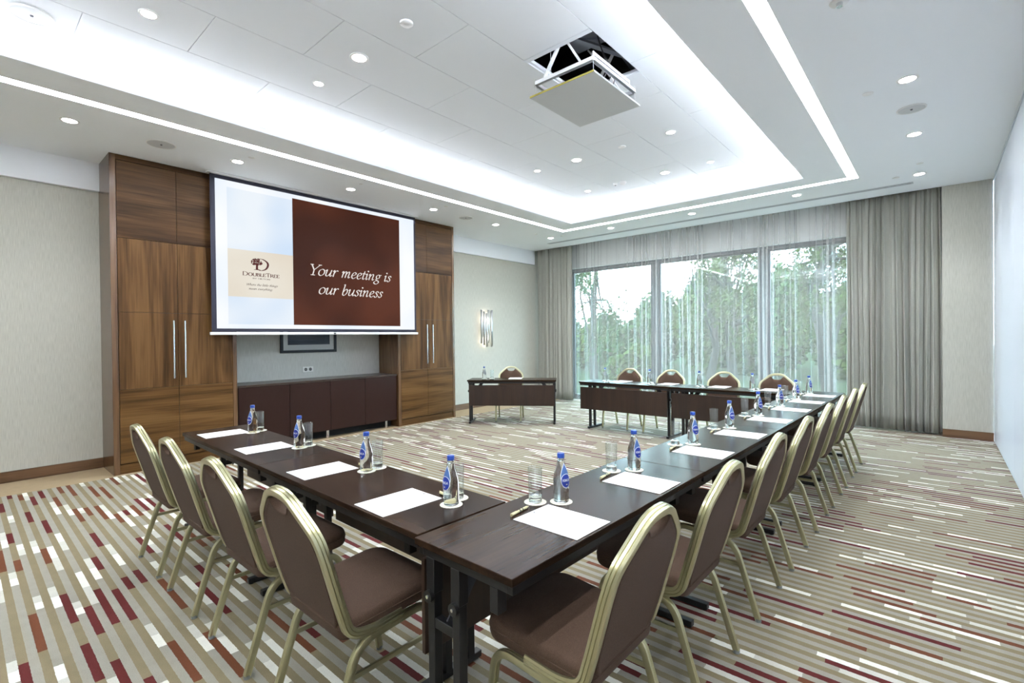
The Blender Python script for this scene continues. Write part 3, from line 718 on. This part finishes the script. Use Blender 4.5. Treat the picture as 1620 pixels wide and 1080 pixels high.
for k in range(150):   # leafy crown of the emblem
    a = rnd.uniform(0, 2*pi); q = sqrt(rnd.random()); u = .34+.30*q*cos(a); v = .64+.32*q*sin(a)
    if v < .38 + .25*abs(u-.34): v += .1
    r = rnd.uniform(.018, .045); n = 6; ph = rnd.random()*6
    lg.add([lp(u+r*cos(ph+2*pi*i/n), v+r*1.3*sin(ph+2*pi*i/n)) for i in range(n)], [tuple(range(n))])
lg.add([lp(.30, .5), lp(.40, .5), lp(.42, .05), (lp(.28, .05))], [(0, 1, 2, 3)])
lg.add([lp(.18, .02), lp(.55, .02), lp(.55, .055), lp(.18, .055)], [(0, 1, 2, 3)])
lg.build('emblem', maroon, scr)

# ------------------------------------------------------------------ wall sconce
s = empty('wall_sconce', 'nickel wall sconce of six upright tubes beside the left curtain', 'wall lamp', (XL, 7.45, 1.25))
MB().box(0, .02, -.06, .06, .2, .6).build('back_plate', M['steel'], s)
for yy, x, z0, z1 in ((-.16, .075, .085, .79), (-.10, .095, .05, .755), (-.045, .115, .01, .72), (.035, .095, .09, .79), (.10, .115, .01, .765), (.15, .08, .05, .79)):
    MB().lathe([(.021, z0), (.023, z0), (.023, z1), (.021, z1)], 20, c=(x, yy, 0), close=True).build('tube', M['steel'], s)
for yy in (-.06, .09): MB().obox((.01, yy*.5, .4), (.09, yy, .4), .015, .02).build('bracket', M['steel'], s)
for z, rx in ((.62, 0), (.15, 0)):
    l = bpy.data.lights.new('lamp', 'POINT'); l.energy = 1.0; l.color = (1, .90, .74); l.shadow_soft_size = .015
    o = bpy.data.objects.new('lamp', l); COL.objects.link(o); o.parent = s; o.location = (.05, 0, z)

# ------------------------------------------------------------------ curtains
def curtain_mesh(x0, x1, yb, z0, z1, amp, nfold, seed, res=14, rows=16, xo=.011):
    rnd = random.Random(seed); n = nfold*res
    ph = [0]; 
    for i in range(nfold): ph.append(ph[-1]+rnd.uniform(.6, 1.5))
    tot = ph[-1]; am = [rnd.uniform(.5, 1.15) for _ in range(nfold+1)]; tw = [rnd.uniform(-.5, .5) for _ in range(nfold+1)]
    vs = []; fs = []
    for r in range(rows+1):
        t = r/rows; z = z0+(z1-z0)*t
        for i in range(n+1):
            k = min(i//res, nfold-1); f = (i-k*res)/res
            u = (ph[k]+(ph[k+1]-ph[k])*f)/tot
            a = amp*am[k]*(.55+.45*(1-t)**.7) if f < 1 else amp*am[k]
            w = sin(2*pi*f); bulge = .35*sin(4*pi*f+tw[k]*3)*am[k]*(1-.5*t)*min(1, 8*f*(1-f))
            x = x0+(x1-x0)*u+xo*sin(2*pi*f*2+.6)*am[k]*min(1, 8*f*(1-f))+.012*sin(3*t+k)
            yv = yb-a*w-amp*bulge
            if t > .93: yv += .3*amp*sin(6*pi*f)*(t-.93)/.07
            vs.append((x, yv, z))
    for r in range(rows):
        for i in range(n): fs.append((r*(n+1)+i, r*(n+1)+i+1, (r+1)*(n+1)+i+1, (r+1)*(n+1)+i))
    mb = MB(); mb.add(vs, fs, True); return mb
def hem(o, t):
    s = o.modifiers.new('cloth', 'SOLIDIFY'); s.thickness = t; return o
o = hem(curtain_mesh(-7.24, -6.24, 9.225, .02, 3.72, .058, 11, 3).build('curtain', M['drape']), .003)
tag(o, 'heavy grey-green curtain gathered at the left end of the window', 'curtain', 'heavy grey curtains')
o = hem(curtain_mesh(-1.10, .015, 9.225, .02, 3.72, .060, 14, 8).build('curtain', M['drape']), .003)
tag(o, 'heavy grey-green curtain gathered at the right end of the window', 'curtain', 'heavy grey curtains')
o = curtain_mesh(-6.55, -1.0, 9.40, .015, 3.70, .048, 30, 21, res=24, rows=14, xo=.034).build('sheer_curtain', M['sheer'])
tag(o, 'translucent white sheer curtain drawn across the whole window', 'sheer curtain')

# ------------------------------------------------------------------ conference tables
TZ = .74
def make_table(label, loc, rotz, group):
    e = empty('conference_table', label, 'table', loc, rotz, group)
    MB().box(-.7492, .7492, -.235, .235, .715, .74).build('tabletop', M['tabletop'], e, bevel=.0025)
    a = MB(); a.box(-.735, .735, -.225, -.205, .682, .7145).box(-.735, .735, .205, .225, .682, .7145).box(-.735, -.705, -.205, .205, .682, .7145).box(.705, .735, -.205, .205, .682, .7145)
    a.build('under_frame', M['black'], e, bevel=.0015)
    p = MB().box(-.72, .72, -.236, -.218, .31, .655).build('modesty_panel', M['table_panel'], e, bevel=.002)
    for s in (-1, 1):
        x = .715 if s > 0 else -.58
        lg = MB(); 
        for y in (-.165, -.035): lg.box(x-.0175, x+.0175, y-.0175, y+.0175, .03, .6); lg.box(x-.021, x+.021, y-.021, y+.021, .56, .682)
        lg.box(x-.015, x+.015, -.15, -.05, .44, .475)
        leg = lg.build('leg', M['black'], e, bevel=.002)
        MB().box(x-.0175, x+.0175, -.225, .235, .006, .036).build('foot_bar', M['black'], leg, bevel=.003)
        for y in (-.205, .215): MB().cyl((x, y, 0), (x, y, .008), .012, 12).build('floor_glide', M['knob'], leg)
        for y in (-.165, -.035):
            MB().cyl((x+s*.0175, y, .55), (x+s*.034, y, .55), .021, 18).build('knob', M['knob'], leg)
            MB().cyl((x+s*.034, y, .55), (x+s*.037, y, .55), .006, 10).build('screw', M['chrome'], leg)
        MB().obox((x-s*.01, -.10, .45), (x-s*.20, -.10, .69), .05, .006, (0, 1, 0)).build('brace', M['alu_dark'], leg)
        MB().box(x-.02, x+.02, .128, .162, .60, .682).build('bracket', M['black'], e, bevel=.0015)
    return e
M['tabletop'] = wood('table_top_laminate', (.012, .007, .0045), (.021, .0115, .007), (.034, .019, .011), 'x', 1, .25, bands=4, spec=.35)
M['tabletop'].node_tree.nodes['Principled BSDF'].inputs['IOR'].default_value = 1.16
M['alu_dark'] = pbr('grey_brace', (.05, .055, .065), .4)
t0 = make_table('dark conference table at the near right corner, nearest the camera', (-1.185, 1.82, 0), 0, 'long row of tables on the right')
slope = .0145
def rx(y): return slope*(y-1.07)
RA = -pi/2-atan2(slope, 1)
t0.rotation_euler = (0, 0, RA); t0.location = (-1.18+rx(1.82), 1.821, 0)
for k, lb in ((1, 'second conference table from the camera in the long right row'), (2, 'third conference table from the camera in the long right row'), (3, 'last conference table of the long right row, by the window')):
    dup(t0, (-1.18+rx(1.82+1.5*k), 1.821+1.5*k, 0), RA, lb)
dup(t0, (-2.171, 1.348, 0), pi-.02, 'dark conference table of the near row joining the corner', 'near row of tables')
dup(t0, (-3.671, 1.378, 0), pi-.02, 'dark conference table of the near row ending by the walnut cupboard', 'near row of tables')
YB = 6.80
dup(t0, (-3.59, YB, 0), 0, 'left conference table of the back row under the window', 'back row of tables')
dup(t0, (-2.09, YB, 0), 0, 'right conference table of the back row under the window', 'back row of tables')
FA = radians(35); FT0 = Vector((-6.0, 5.69, 0)); fd = Vector((cos(FA), sin(FA), 0)); fn = Vector((-sin(FA), cos(FA), 0))
FT = FT0+fd*.75+fn*.235
ft_ = dup(t0, FT, FA, 'small separate dark table standing at an angle near the left curtain', 'separate table')

for c_ in COL.objects:
    if c_.parent == ft_ and c_.name.split('.')[0] in ('leg', 'bracket') and min(v.co.x for v in c_.data.vertices) < 0: c_.location.x = -.13

# ------------------------------------------------------------------ banquet chairs
def tube_prof(w=.0125, h=.0125, ribs=True):
    P = []; g = .18*min(w, h)
    for sg in (1, -1):
        for u in (-1, -.93, -.44, -.33, -.22, .22, .33, .44, .93, 1):
            v = h if abs(u) < .9 else h*.86
            if abs(abs(u)-.33) < .01: v = h-g*1.3
            if abs(u) > .99: v = h*.6
            P.append((sg*u*w, sg*v))
    return P
def make_chair(label, group):
    """faces +y, origin under the seat centre; rear feet at y=-.26"""
    e = empty('banquet_chair', label, 'chair', (0, 0, 0), 0, group)
    R0 = -.26; g = M['gold']; hx = .212
    for s in (-1, 1):
        x = s*hx
        path = fillet([(s*.218, R0, .012), (x, R0+.115, .372), (x, R0+.43, .398), (s*.216, R0+.485, .012)], [0, .075, .075, 0], 8)
        lg = MB().sweep(path, tube_prof(.0125, .0145), Vector((1, 0, 0))).build('leg', g, e)
        MB().obox((x, R0+.095, .262), (x, R0+.445, .262), .010, .018).build('stretcher', g, lg)
        for (yy, xx) in ((R0, s*.218), (R0+.485, s*.216)):
            MB().cyl((xx, yy, 0), (xx, yy+.0, .016), .0145, 14).build('foot_cap', M['foot'], lg)
    MB().obox((-hx, R0+.34, .385), (hx, R0+.34, .385), .02, .012).build('cross_rail', g, e)
    MB().obox((-hx, R0+.15, .375), (hx, R0+.15, .375), .02, .012).build('cross_rail', g, e)
    # back frame: from under the seat, up each side, crown at the top (side offset x outward)
    def by(z): return R0+.075-.135*((z-.44)/.48)       # rearward lean
    half = [(hx, R0+.30, .412), (hx, R0+.165, .402), (hx, R0+.085, .42), (hx+.004, by(.52), .52), (hx+.006, by(.70), .70)]
    low = fillet([Vector(p) for p in half], [0, .05, .07, .05, 0], 6)
    cr = fillet([Vector((a, by(z), z)) for a, z in ((hx+.006, .70), (hx-.001, .785), (.078, .903), (0, .917))], [0, .085, .05, 0], 9)
    cr[-1] = Vector((0, by(.912), .912))
    right = low+cr[1:]
    left = [Vector((-p.x, p.y, p.z)) for p in right[::-1]]
    full = right+left[1:]
    sd = [Vector((0, cos(.27), sin(.27)))]*len(full)
    # side vector: outward normal in the back plane is the second axis; first axis is depth
    sides = []
    for i, p in enumerate(full):
        if p.z < .47:
            sides.append(Vector((1, 0, 0)).lerp(Vector((0, 1, .27)), max(0, (p.z-.44)/.03)) if p.x > 0 else Vector((-1, 0, 0)).lerp(Vector((0, 1, .27)), max(0, (p.z-.44)/.03)))
        else: sides.append(Vector((0, 1, .27)))
    sides = []
    for p in full:
        sides.append(Vector((1, 0, 0)) if abs(p.x) > .19 else Vector((abs(p.x)/.19+.001, 0, 0)) + Vector((0, .001, 0)))
    # use the constant depth direction except along the forward runs
    sides = []
    for i, p in enumerate(full):
        tt = (full[min(i+1, len(full)-1)]-full[max(i-1, 0)]).normalized()
        inplane = Vector((1, 0, 0)) if abs(p.x) > .205 else None
        if p.z < .70: v = Vector((0, 1, .27)) if False else tt.cross(Vector((1, 0, 0)))
        else: v = Vector((0, 1, .27))
        if p.z < .70 and p.x < 0: v = -v
        if v.dot(Vector((0, 1, .27))) < 0 and p.z > .5: v = -v
        sides.append(v)
    for i in range(1, len(sides)):
        if sides[i].dot(sides[i-1]) < 0: sides[i] = -sides[i]
    MB().sweep(full, [(u*1.0, v*1.0) for u, v in tube_prof(.0185, .0145)], sides).build('back_frame', g, e)
    # upholstered back: rounded slab following the frame, finger slot at the crown
    out = [(.0, .425), (.12, .425), (.168, .44), (.193, .49), (.199, .56), (.202, .70), (.196, .755), (.182, .79), (.148, .824), (.11, .857), (.085, .876), (.074, .878), (.062, .862), (.045, .848), (.02, .843), (0, .842)]
    oc = [tuple(v)[:2] for v in catmull([(a, b, 0) for a, b in out], 4)]
    outline = oc+[(-a, b) for a, b in oc[::-1][1:-1]]
    cx, cz = 0, .65; rings = []
    mb = MB(); n = len(outline); vs = []
    lay = [(-.013, .90), (-.017, .975), (-.012, 1.0), (.010, 1.0), (.022, .965), (.030, .86), (.034, .6)]
    for d, sc in lay:
        for a, z in outline:
            zz = cz+(z-cz)*(1-(1-sc)*.55); aa = a*sc
            vs.append((aa, by(zz)+d, zz+d*.27))
    fs = []
    for r in range(len(lay)-1):
        for i in range(n): fs.append((r*n+i, r*n+(i+1) % n, (r+1)*n+(i+1) % n, (r+1)*n+i))
    mb.add(vs, fs, True)
    mb.add(vs[:n], [tuple(range(n))]); mb.add(vs[-n:], [tuple(range(n))])
    mb.build('backrest', M['fabric'], e)
    # seat cushion
    so = []
    def corner(cx, cy, r, a0, a1, k=8): return [(cx+r*cos(a0+(a1-a0)*i/k), cy+r*sin(a0+(a1-a0)*i/k)) for i in range(k+1)]
    F, Bk, hw_ = R0+.495, R0+.06, .224
    so = corner(hw_-.05, Bk+.04, .04, -pi/2, 0, 6)+corner(hw_-.075, F-.075, .075, 0, pi/2)+corner(-hw_+.075, F-.075, .075, pi/2, pi)+corner(-hw_+.05, Bk+.04, .04, pi, 1.5*pi, 6)
    so = [(x, y) for x, y in so]; n = len(so); cy = (F+Bk)/2
    lay = [(.410, .95), (.413, .985), (.424, 1), (.456, 1.0), (.468, .988), (.476, .965), (.481, .92), (.485, .8), (.487, .5)]
    vs = []
    for z, sc in lay:
        for x, y in so: vs.append((x*sc, cy+(y-cy)*sc, z+(.012*(y-cy)/.2)))
    mb = MB(); fs = []
    for r in range(len(lay)-1):
        for i in range(n): fs.append((r*n+i, r*n+(i+1) % n, (r+1)*n+(i+1) % n, (r+1)*n+i))
    mb.add(vs, fs, True); mb.add(vs[:n], [tuple(range(n))]); mb.add(vs[-n:], [tuple(range(n))], True)
    seat = mb.build('seat', M['fabric'], e)
    # piping round the seat
    pv = [Vector((x*1.0, cy+(y-cy)*1.0, .447+.012*(y-cy)/.2)) for x, y in so]
    MB().sweep(pv, [(.003*cos(a*pi/3), .003*sin(a*pi/3)) for a in range(6)], Vector((0, 0, 1)), closed=True).build('piping', M['fabric'], seat)
    return e
OFF = .26-.0
ch0 = make_chair('brown banquet chair nearest the camera on the right side of the long table row', 'chairs along the long right table row')
rows = [1.42, 2.12, 2.88, 3.59, 4.36, 5.04, 5.74, 6.41]
rl = ['', 'brown banquet chair second from the camera along the long right table row', 'brown banquet chair third from the camera along the long right table row',
      'brown banquet chair fourth from the camera along the long right table row', 'brown banquet chair fourth from the window curtain along the long right table row',
      'brown banquet chair third from the window curtain along the long right table row', 'brown banquet chair second from the window curtain along the long right table row',
      'brown banquet chair at the far end of the long right table row, nearest the curtain']
for i, y in enumerate(rows):
    xr = -.71+.0105*(y-1.4)
    loc = (xr-.26, y, 0); rz = pi/2
    if i == 0: ch0.location = loc; ch0.rotation_euler = (0, 0, rz)
    else: dup(ch0, loc, rz, rl[i])
for x, lb in ((-3.83, 'brown banquet chair at the left end of the near row, beside the walnut cupboard'), (-3.16, 'brown banquet chair second from the walnut cupboard in the near row'),
              (-2.46, 'brown banquet chair third from the walnut cupboard in the near row'), (-1.765, 'brown banquet chair in the near row closest to the table corner')):
    dup(ch0, (x, .81+.26, 0), 0, lb, 'chairs along the near table row')
for x, lb in ((-3.83, 'banquet chair at the left end of the back row by the window'), (-3.13, 'banquet chair second from the left in the back row by the window'),
              (-2.34, 'banquet chair third from the left in the back row by the window'), (-1.65, 'banquet chair at the right end of the back row by the window')):
    dup(ch0, (x, 7.02, 0), pi, lb, 'chairs behind the back table row')
fc = FT+fd*(-.08)+fn*.22
dup(ch0, (fc.x, fc.y, 0), FA+pi, 'single banquet chair behind the separate angled table by the left curtain', 'chair at the separate table')

# ------------------------------------------------------------------ bottles, glasses, coasters, paper, pens
def body_r(z):
    P = [(0, .029), (.006, .0335), (.085, .034), (.10, .0335), (.125, .029), (.15, .0215), (.17, .0165), (.182, .0145), (.196, .0135)]
    for (a, ra), (b, rb) in zip(P, P[1:]):
        if z <= b:
            t = (z-a)/(b-a); return ra+(rb-ra)*t
    return .0135
def make_bottle(label, group):
    e = empty('water_bottle', label, 'bottle', (0, 0, 0), 0, group)
    prof = [(0, .002)]+[(body_r(z), z) for z in (.0005, .006, .04, .085, .10, .112, .125, .14, .15, .16, .17, .182, .190)]+[(0, .190)]
    MB().lathe(prof, 32).build('bottle_body', M['water'], e)
    cp = MB(); n = 36
    vs = []; 
    prof = [(.0155, .189), (.0158, .192), (.0158, .206), (.0145, .209), (0, .2095)]
    cp.lathe(prof, 36); cp.build('cap', M['cap'], e)
    MB().lathe([(.0140, .176), (.0150, .1765), (.0145, .188), (.0138, .189)], 28).build('neck_band', M['glass'], e)
    def on(u, v, off=.0006):   # label coords: u arc metres, v height
        r = body_r(v)+off; a = u/r if r > 0 else 0; return (r*sin(a), -r*cos(a), v)
    def patch(name, fn, mat, off, par):
        mb = MB(); R, C = 14, 12; vs = []
        for i in range(R+1):
            v, hw = fn(i/R)
            for j in range(C+1): vs.append(on(hw*(2*j/C-1), v, off))
        mb.add(vs, [(i*(C+1)+j, i*(C+1)+j+1, (i+1)*(C+1)+j+1, (i+1)*(C+1)+j) for i in range(R) for j in range(C)], True)
        return mb.build(name, mat, par)
    def oval(cz, ry, rx_): return lambda t: (cz-ry*cos(pi*t), rx_*sin(pi*t)+1e-5)
    def crest(t):
        v = .062+.106*t
        if t < .45: w = .0285*sqrt(max(0, 1-((.45-t)/.45)**2))+.0005
        else: w = .0285*(1-((t-.45)/.55)**1.5)+.001
        return v, w*.92
    lb = patch('label', crest, M['label_white'], .0006, e)
    patch('label_crest', lambda t: (lambda v, w: (v*.94+.0075, max(w-.0025, .0004)))(*crest(t)), M['label_light'], .0010, lb)
    patch('label_ring', oval(.096, .0295, .0262), M['label_white'], .0014, lb)
    patch('label_oval', oval(.096, .0272, .0240), M['label_blue'], .0018, lb)
    st, w = text_strokes('KINGA', CAPS, 0); mb = MB(); s = .038/w
    ribbon(mb, st, lambda u, v: on(u*s-.019, .094+v*.0062, .0026), .30, .16, 0); mb.build('lettering', M['label_white'], lb)
    st, w = text_strokes('.....', GL, 0); 
    MB().add([on(-.003, .078, .0026), on(.003, .078, .0026), on(.003, .083, .0026), on(-.003, .083, .0026)], [(0, 1, 2, 3)])
    q = MB(); q.add([on(-.004, .079, .0026), on(.004, .079, .0026), on(.004, .083, .0026), on(-.004, .083, .0026)], [(0, 1, 2, 3)]); q.build('gold_mark', M['pen'], lb)
    return e
def make_glass(label, group):
    e = empty('drinking_glass', label, 'glass', (0, 0, 0), 0, group)
    MB().lathe([(.0285, .003), (.031, .149), (.0305, .150), (.0298, .149), (.0275, .030)], 40).build('tumbler', M['thin'], e)
    MB().lathe([(0, .0005), (.027, .0005), (.0284, .003), (.0286, .024), (.0270, .028), (.018, .025), (0, .024)], 36).build('base', M['glass'], e); return e
def make_coaster(label, group):
    e = empty('coaster', label, 'coaster', (0, 0, 0), 0, group); n = 60
    vs = []
    for z in (0, .0015):
        for i in range(n):
            a = 2*pi*i/n; r = .048+.0009*cos(20*a); vs.append((r*cos(a), r*sin(a), z))
    mb = MB(); mb.add(vs, [(i, (i+1) % n, n+(i+1) % n, n+i) for i in range(n)]+[tuple(range(n))[::-1], tuple(range(n, 2*n))]); mb.build('paper_disc', M['coaster'], e)
    MB().lathe([(.036, .0016), (.037, .0018), (.038, .0016)], 40).build('printed_ring', M['outlet'], e)
    return e
def make_paper(label, group):
    """long side along y (.30), short along x(.22)... seat side is +x"""
    e = empty('writing_pad', label, 'paper', (0, 0, 0), 0, group)
    MB().box(-.15, .15, -.112, .112, 0, .0022).build('sheet', M['paper'], e, bevel=.0004)
    MB().box(-.139, -.133, -.004, .004, .0022, .0025).box(-.1325, -.130, -.006, .006, .0022, .0025).build('printed_mark', M['print'], e)
    return e
def make_pen(label, group):
    e = empty('pen', label, 'pen', (0, 0, 0), 0, group)
    MB().cyl((-.062, 0, .006), (.05, 0, .006), .0055, 12).cyl((.05, 0, .006), (.066, 0, .0055), .0055, 12, .0015).build('barrel', M['pen'], e)
    MB().box(-.066, -.025, -.0018, .0018, .0115, .0135).box(-.066, -.062, -.0018, .0018, .009, .0135).build('clip', M['pen'], e)
    MB().cyl((-.006, 0, .006), (.002, 0, .006), .0058, 12).cyl((.014, 0, .006), (.020, 0, .006), .0058, 12).build('printed_band', M['pen_dark'], e)
    return e
protos = {}
def put(kind, fn, x, y, z, rz, label, group):
    if kind not in protos:
        o = fn(label, group); o.location = (x, y, z); o.rotation_euler = (0, 0, rz); protos[kind] = o; return o
    return dup(protos[kind], (x, y, z), rz, label, group)
def setting(bx, by, gx, gy, px, py, pr, where, group, pen=None, turn=40):
    ba = atan2(-by, -bx)+radians(turn)+pi/2
    """bottle, glass, pad positions; pr = rotation such that pad local +x points to the sitter"""
    e = .0006
    put('coaster', make_coaster, bx, by, TZ+e, random.random()*3, 'cream coaster under the bottle '+where, 'coasters '+group)
    put('coaster', make_coaster, gx, gy, TZ+e, random.random()*3, 'cream coaster under the glass '+where, 'coasters '+group)
    put('bottle', make_bottle, bx, by, TZ+e+.0017, ba, 'blue-capped water bottle '+where, 'bottles '+group)
    put('glass', make_glass, gx, gy, TZ+e+.0017, random.random(), 'clear tall glass '+where, 'glasses '+group)
    put('paper', make_paper, px, py, TZ+e, pr, 'white writing pad '+where, 'writing pads '+group)
    if pen: put('pen', make_pen, pen[0], pen[1], TZ+e, pen[2], 'cream pen beside the pad '+where, 'pens '+group)
ordr = ['at the right-row chair nearest the camera', 'at the second right-row chair from the camera', 'at the third right-row chair from the camera',
        'at the fourth right-row chair from the camera', 'at the fourth right-row chair from the curtain', 'at the third right-row chair from the curtain',
        'at the second right-row chair from the curtain', 'at the right-row chair nearest the curtain']
Rb = [1.716, 2.374, 3.179, 3.901, 4.66, 5.40, 6.10, 6.78]; Rg = [1.641, 2.281, 3.09, 3.80, 4.56, 5.30, 5.99, 6.68]; Rp = [1.535, 2.19, 2.99, 3.70, 4.47, 5.20, 5.89, 6.56]
for i in range(8):
    sh = rx(Rb[i])
    setting(-1.235+sh*.6, Rb[i], -1.318+sh*.6, Rg[i], -1.108+sh*.8, Rp[i], RA+pi/2, ordr[i], 'along the right table row',
            pen=(-1.292+sh*.8, Rp[i]-.03+.01*(i % 3), pi/2+.12), turn=42+5*sin(i*2.1))
ordl = ['on the near row, closest to the cupboard', 'on the near row, second from the cupboard', 'on the near row, third from the cupboard', 'on the near row, closest to the table corner']
Lb = [(-3.984, 1.508), (-3.173, 1.49), (-2.322, 1.454), (-1.57, 1.389)]; Lg = [(-4.023, 1.577), (-3.196, 1.56), (-2.335, 1.53), (-1.612, 1.463)]
Lp = [(-4.11, 1.347), (-3.35, 1.34), (-2.52, 1.31), (-1.775, 1.268)]
for i in range(4):
    setting(*Lb[i], *Lg[i], *Lp[i], -pi/2-.03, ordl[i], 'along the near table row', pen=(Lp[i][0]+.12, Lp[i][1]+.175, -.15), turn=-50)
ordb = ['on the back row, at its left end', 'on the back row, second from its left end', 'on the back row, third from its left end', 'on the back row, at its right end']
for i, (bx, gx, px) in enumerate(((-4.03, -3.93, -3.76), (-3.27, -3.19, -3.00), (-2.53, -2.46, -2.27), (-1.84, -1.76, -1.62))):
    setting(bx, 6.86, gx, 6.76, px, YB+.115, pi/2, ordb[i], 'along the back table row', turn=150)
P1 = FT+fd*(-.50)+fn*(.05); P2 = FT+fd*(-.37)+fn*(.09); P3 = FT+fd*.04+fn*.11
setting(P1.x, P1.y, P2.x, P2.y, P3.x, P3.y, FA+pi/2, 'on the separate angled table by the left curtain', 'on the separate table', turn=150)

# ------------------------------------------------------------------ outdoors
GZ = -.25
struct('ground_outside', MB().box(-60, 40, 9.9, 90, GZ-.1, GZ), M['grass'])
def leaves(mb, c, rad, n, size, rnd, shell=.5):
    for _ in range(n):
        a = rnd.uniform(0, 2*pi); z = rnd.uniform(-1, 1); q = (shell+(1-shell)*rnd.random())
        s = sqrt(1-z*z); p = Vector((c[0]+rad[0]*q*s*cos(a), c[1]+rad[1]*q*s*sin(a), c[2]+rad[2]*q*z))
        d = Vector((rnd.gauss(0, 1), rnd.gauss(0, 1), rnd.gauss(0, 1))).normalized(); u = d.orthogonal().normalized()*size*rnd.uniform(.6, 1.3); v = d.cross(u)*.6
        mb.add([p-u, p-v, p+u, p+v], [(0, 1, 2, 3)])
def tree(x, y, h, cr, n, mat, seed, label, leaf=.10, clumps=14, low=.25):
    rnd = random.Random(seed); e = empty('tree', label, 'tree', (x, y, GZ), 0, 'trees outside the window')
    tr = MB(); pts = [Vector((0, 0, 0))]
    for k in range(5): pts.append(pts[-1]+Vector((rnd.uniform(-.2, .2), rnd.uniform(-.2, .2), h*.16)))
    for k in range(5): tr.cyl(pts[k], pts[k+1], .16-.025*k, 8, .16-.025*(k+1))
    lf = MB(); ends = []
    for k in range(clumps):
        b = pts[rnd.randint(1, 5)]; a = rnd.uniform(0, 2*pi)
        t = Vector((cr*cos(a)*rnd.uniform(.3, 1), cr*sin(a)*rnd.uniform(.3, 1), h*rnd.uniform(low, 1)))
        mid = b.lerp(t, .5)+Vector((rnd.uniform(-.3, .3), rnd.uniform(-.3, .3), rnd.uniform(0, .4)))
        tr.cyl(b, mid, .05, 6, .03); tr.cyl(mid, t, .03, 5, .008)
        for q in range(3):
            t2 = t+Vector((rnd.uniform(-.6, .6), rnd.uniform(-.6, .6), rnd.uniform(-.5, .6))); tr.cyl(mid.lerp(t, .5), t2, .014, 4, .004); ends.append(t2)
        ends.append(t)
    for t in ends: leaves(lf, t, (cr*.30, cr*.30, h*.10), n//len(ends), leaf, rnd, .1)
    tr.build('trunk', M['bark'], e); lf.build('foliage', mat, e)
tree(-9.0, 14.6, 6.2, 1.0, 3600, M['leaf2'], 1, 'slender green tree outside at the left end of the window', .05, 18)
tree(-6.4, 18.4, 7.8, 1.6, 2600, M['leaf3'], 2, 'thin open tree with bare branches outside the middle pane', .05, 26)
tree(-4.5, 15.0, 6.2, 1.3, 7500, M['leaf1'], 3, 'olive-green tree outside behind the right mullion', .055, 22)
tree(-1.75, 12.6, 5.2, .9, 6500, M['leaf1'], 4, 'dense olive tree outside at the right end of the window', .045, 22)
def bush(x, y, rx_, ry, rz, mat, n, seed, label):
    rnd = random.Random(seed); mb = MB()
    for k in range(7): leaves(mb, (rnd.uniform(-.5, .5)*rx_, rnd.uniform(-.4, .4)*ry, rz*rnd.uniform(.3, .65)), (rx_*.6, ry*.6, rz*.42), n//7, .16, rnd, .55)
    e = empty('bush', label, 'bush', (x, y, GZ), 0, 'bushes outside the window')
    mb.build('foliage', mat, e)
    MB().cyl((0, 0, 0), (0, 0, rz*.6), .12, 8, .04).build('stem', M['bark'], e)
BL = ['at the far left end of the window', 'behind the left pane', 'behind the left mullion', 'behind the middle pane', 'behind the right mullion', 'behind the right pane', 'at the far right']
for k in range(6):
    bush(-19.2+3.35*k, 27, 1.55, 1.5, (3.6, 3.3, 4.6, 5.4, 5.2, 4.4)[k], M['leaf2'], 7000, 11+k, 'tall distant green bush '+BL[k])
for k in range(5):
    bush(-13.6+2.75*k, 22, 1.25, 1.2, (2.6, 3.0, 3.6, 3.8, 3.3)[k], M['leaf2' if k % 2 else 'leaf1'], 6000, 31+k, 'rounded mid-distance bush '+BL[k+1])
bush(-10.6, 19.0, 1.2, .8, 1.6, M['leaf2'], 3500, 16, 'small near bush outside the left pane')
bush(-6.6, 12.8, .9, .6, 1.35, M['leaf1'], 3500, 17, 'small near bush outside the middle pane')
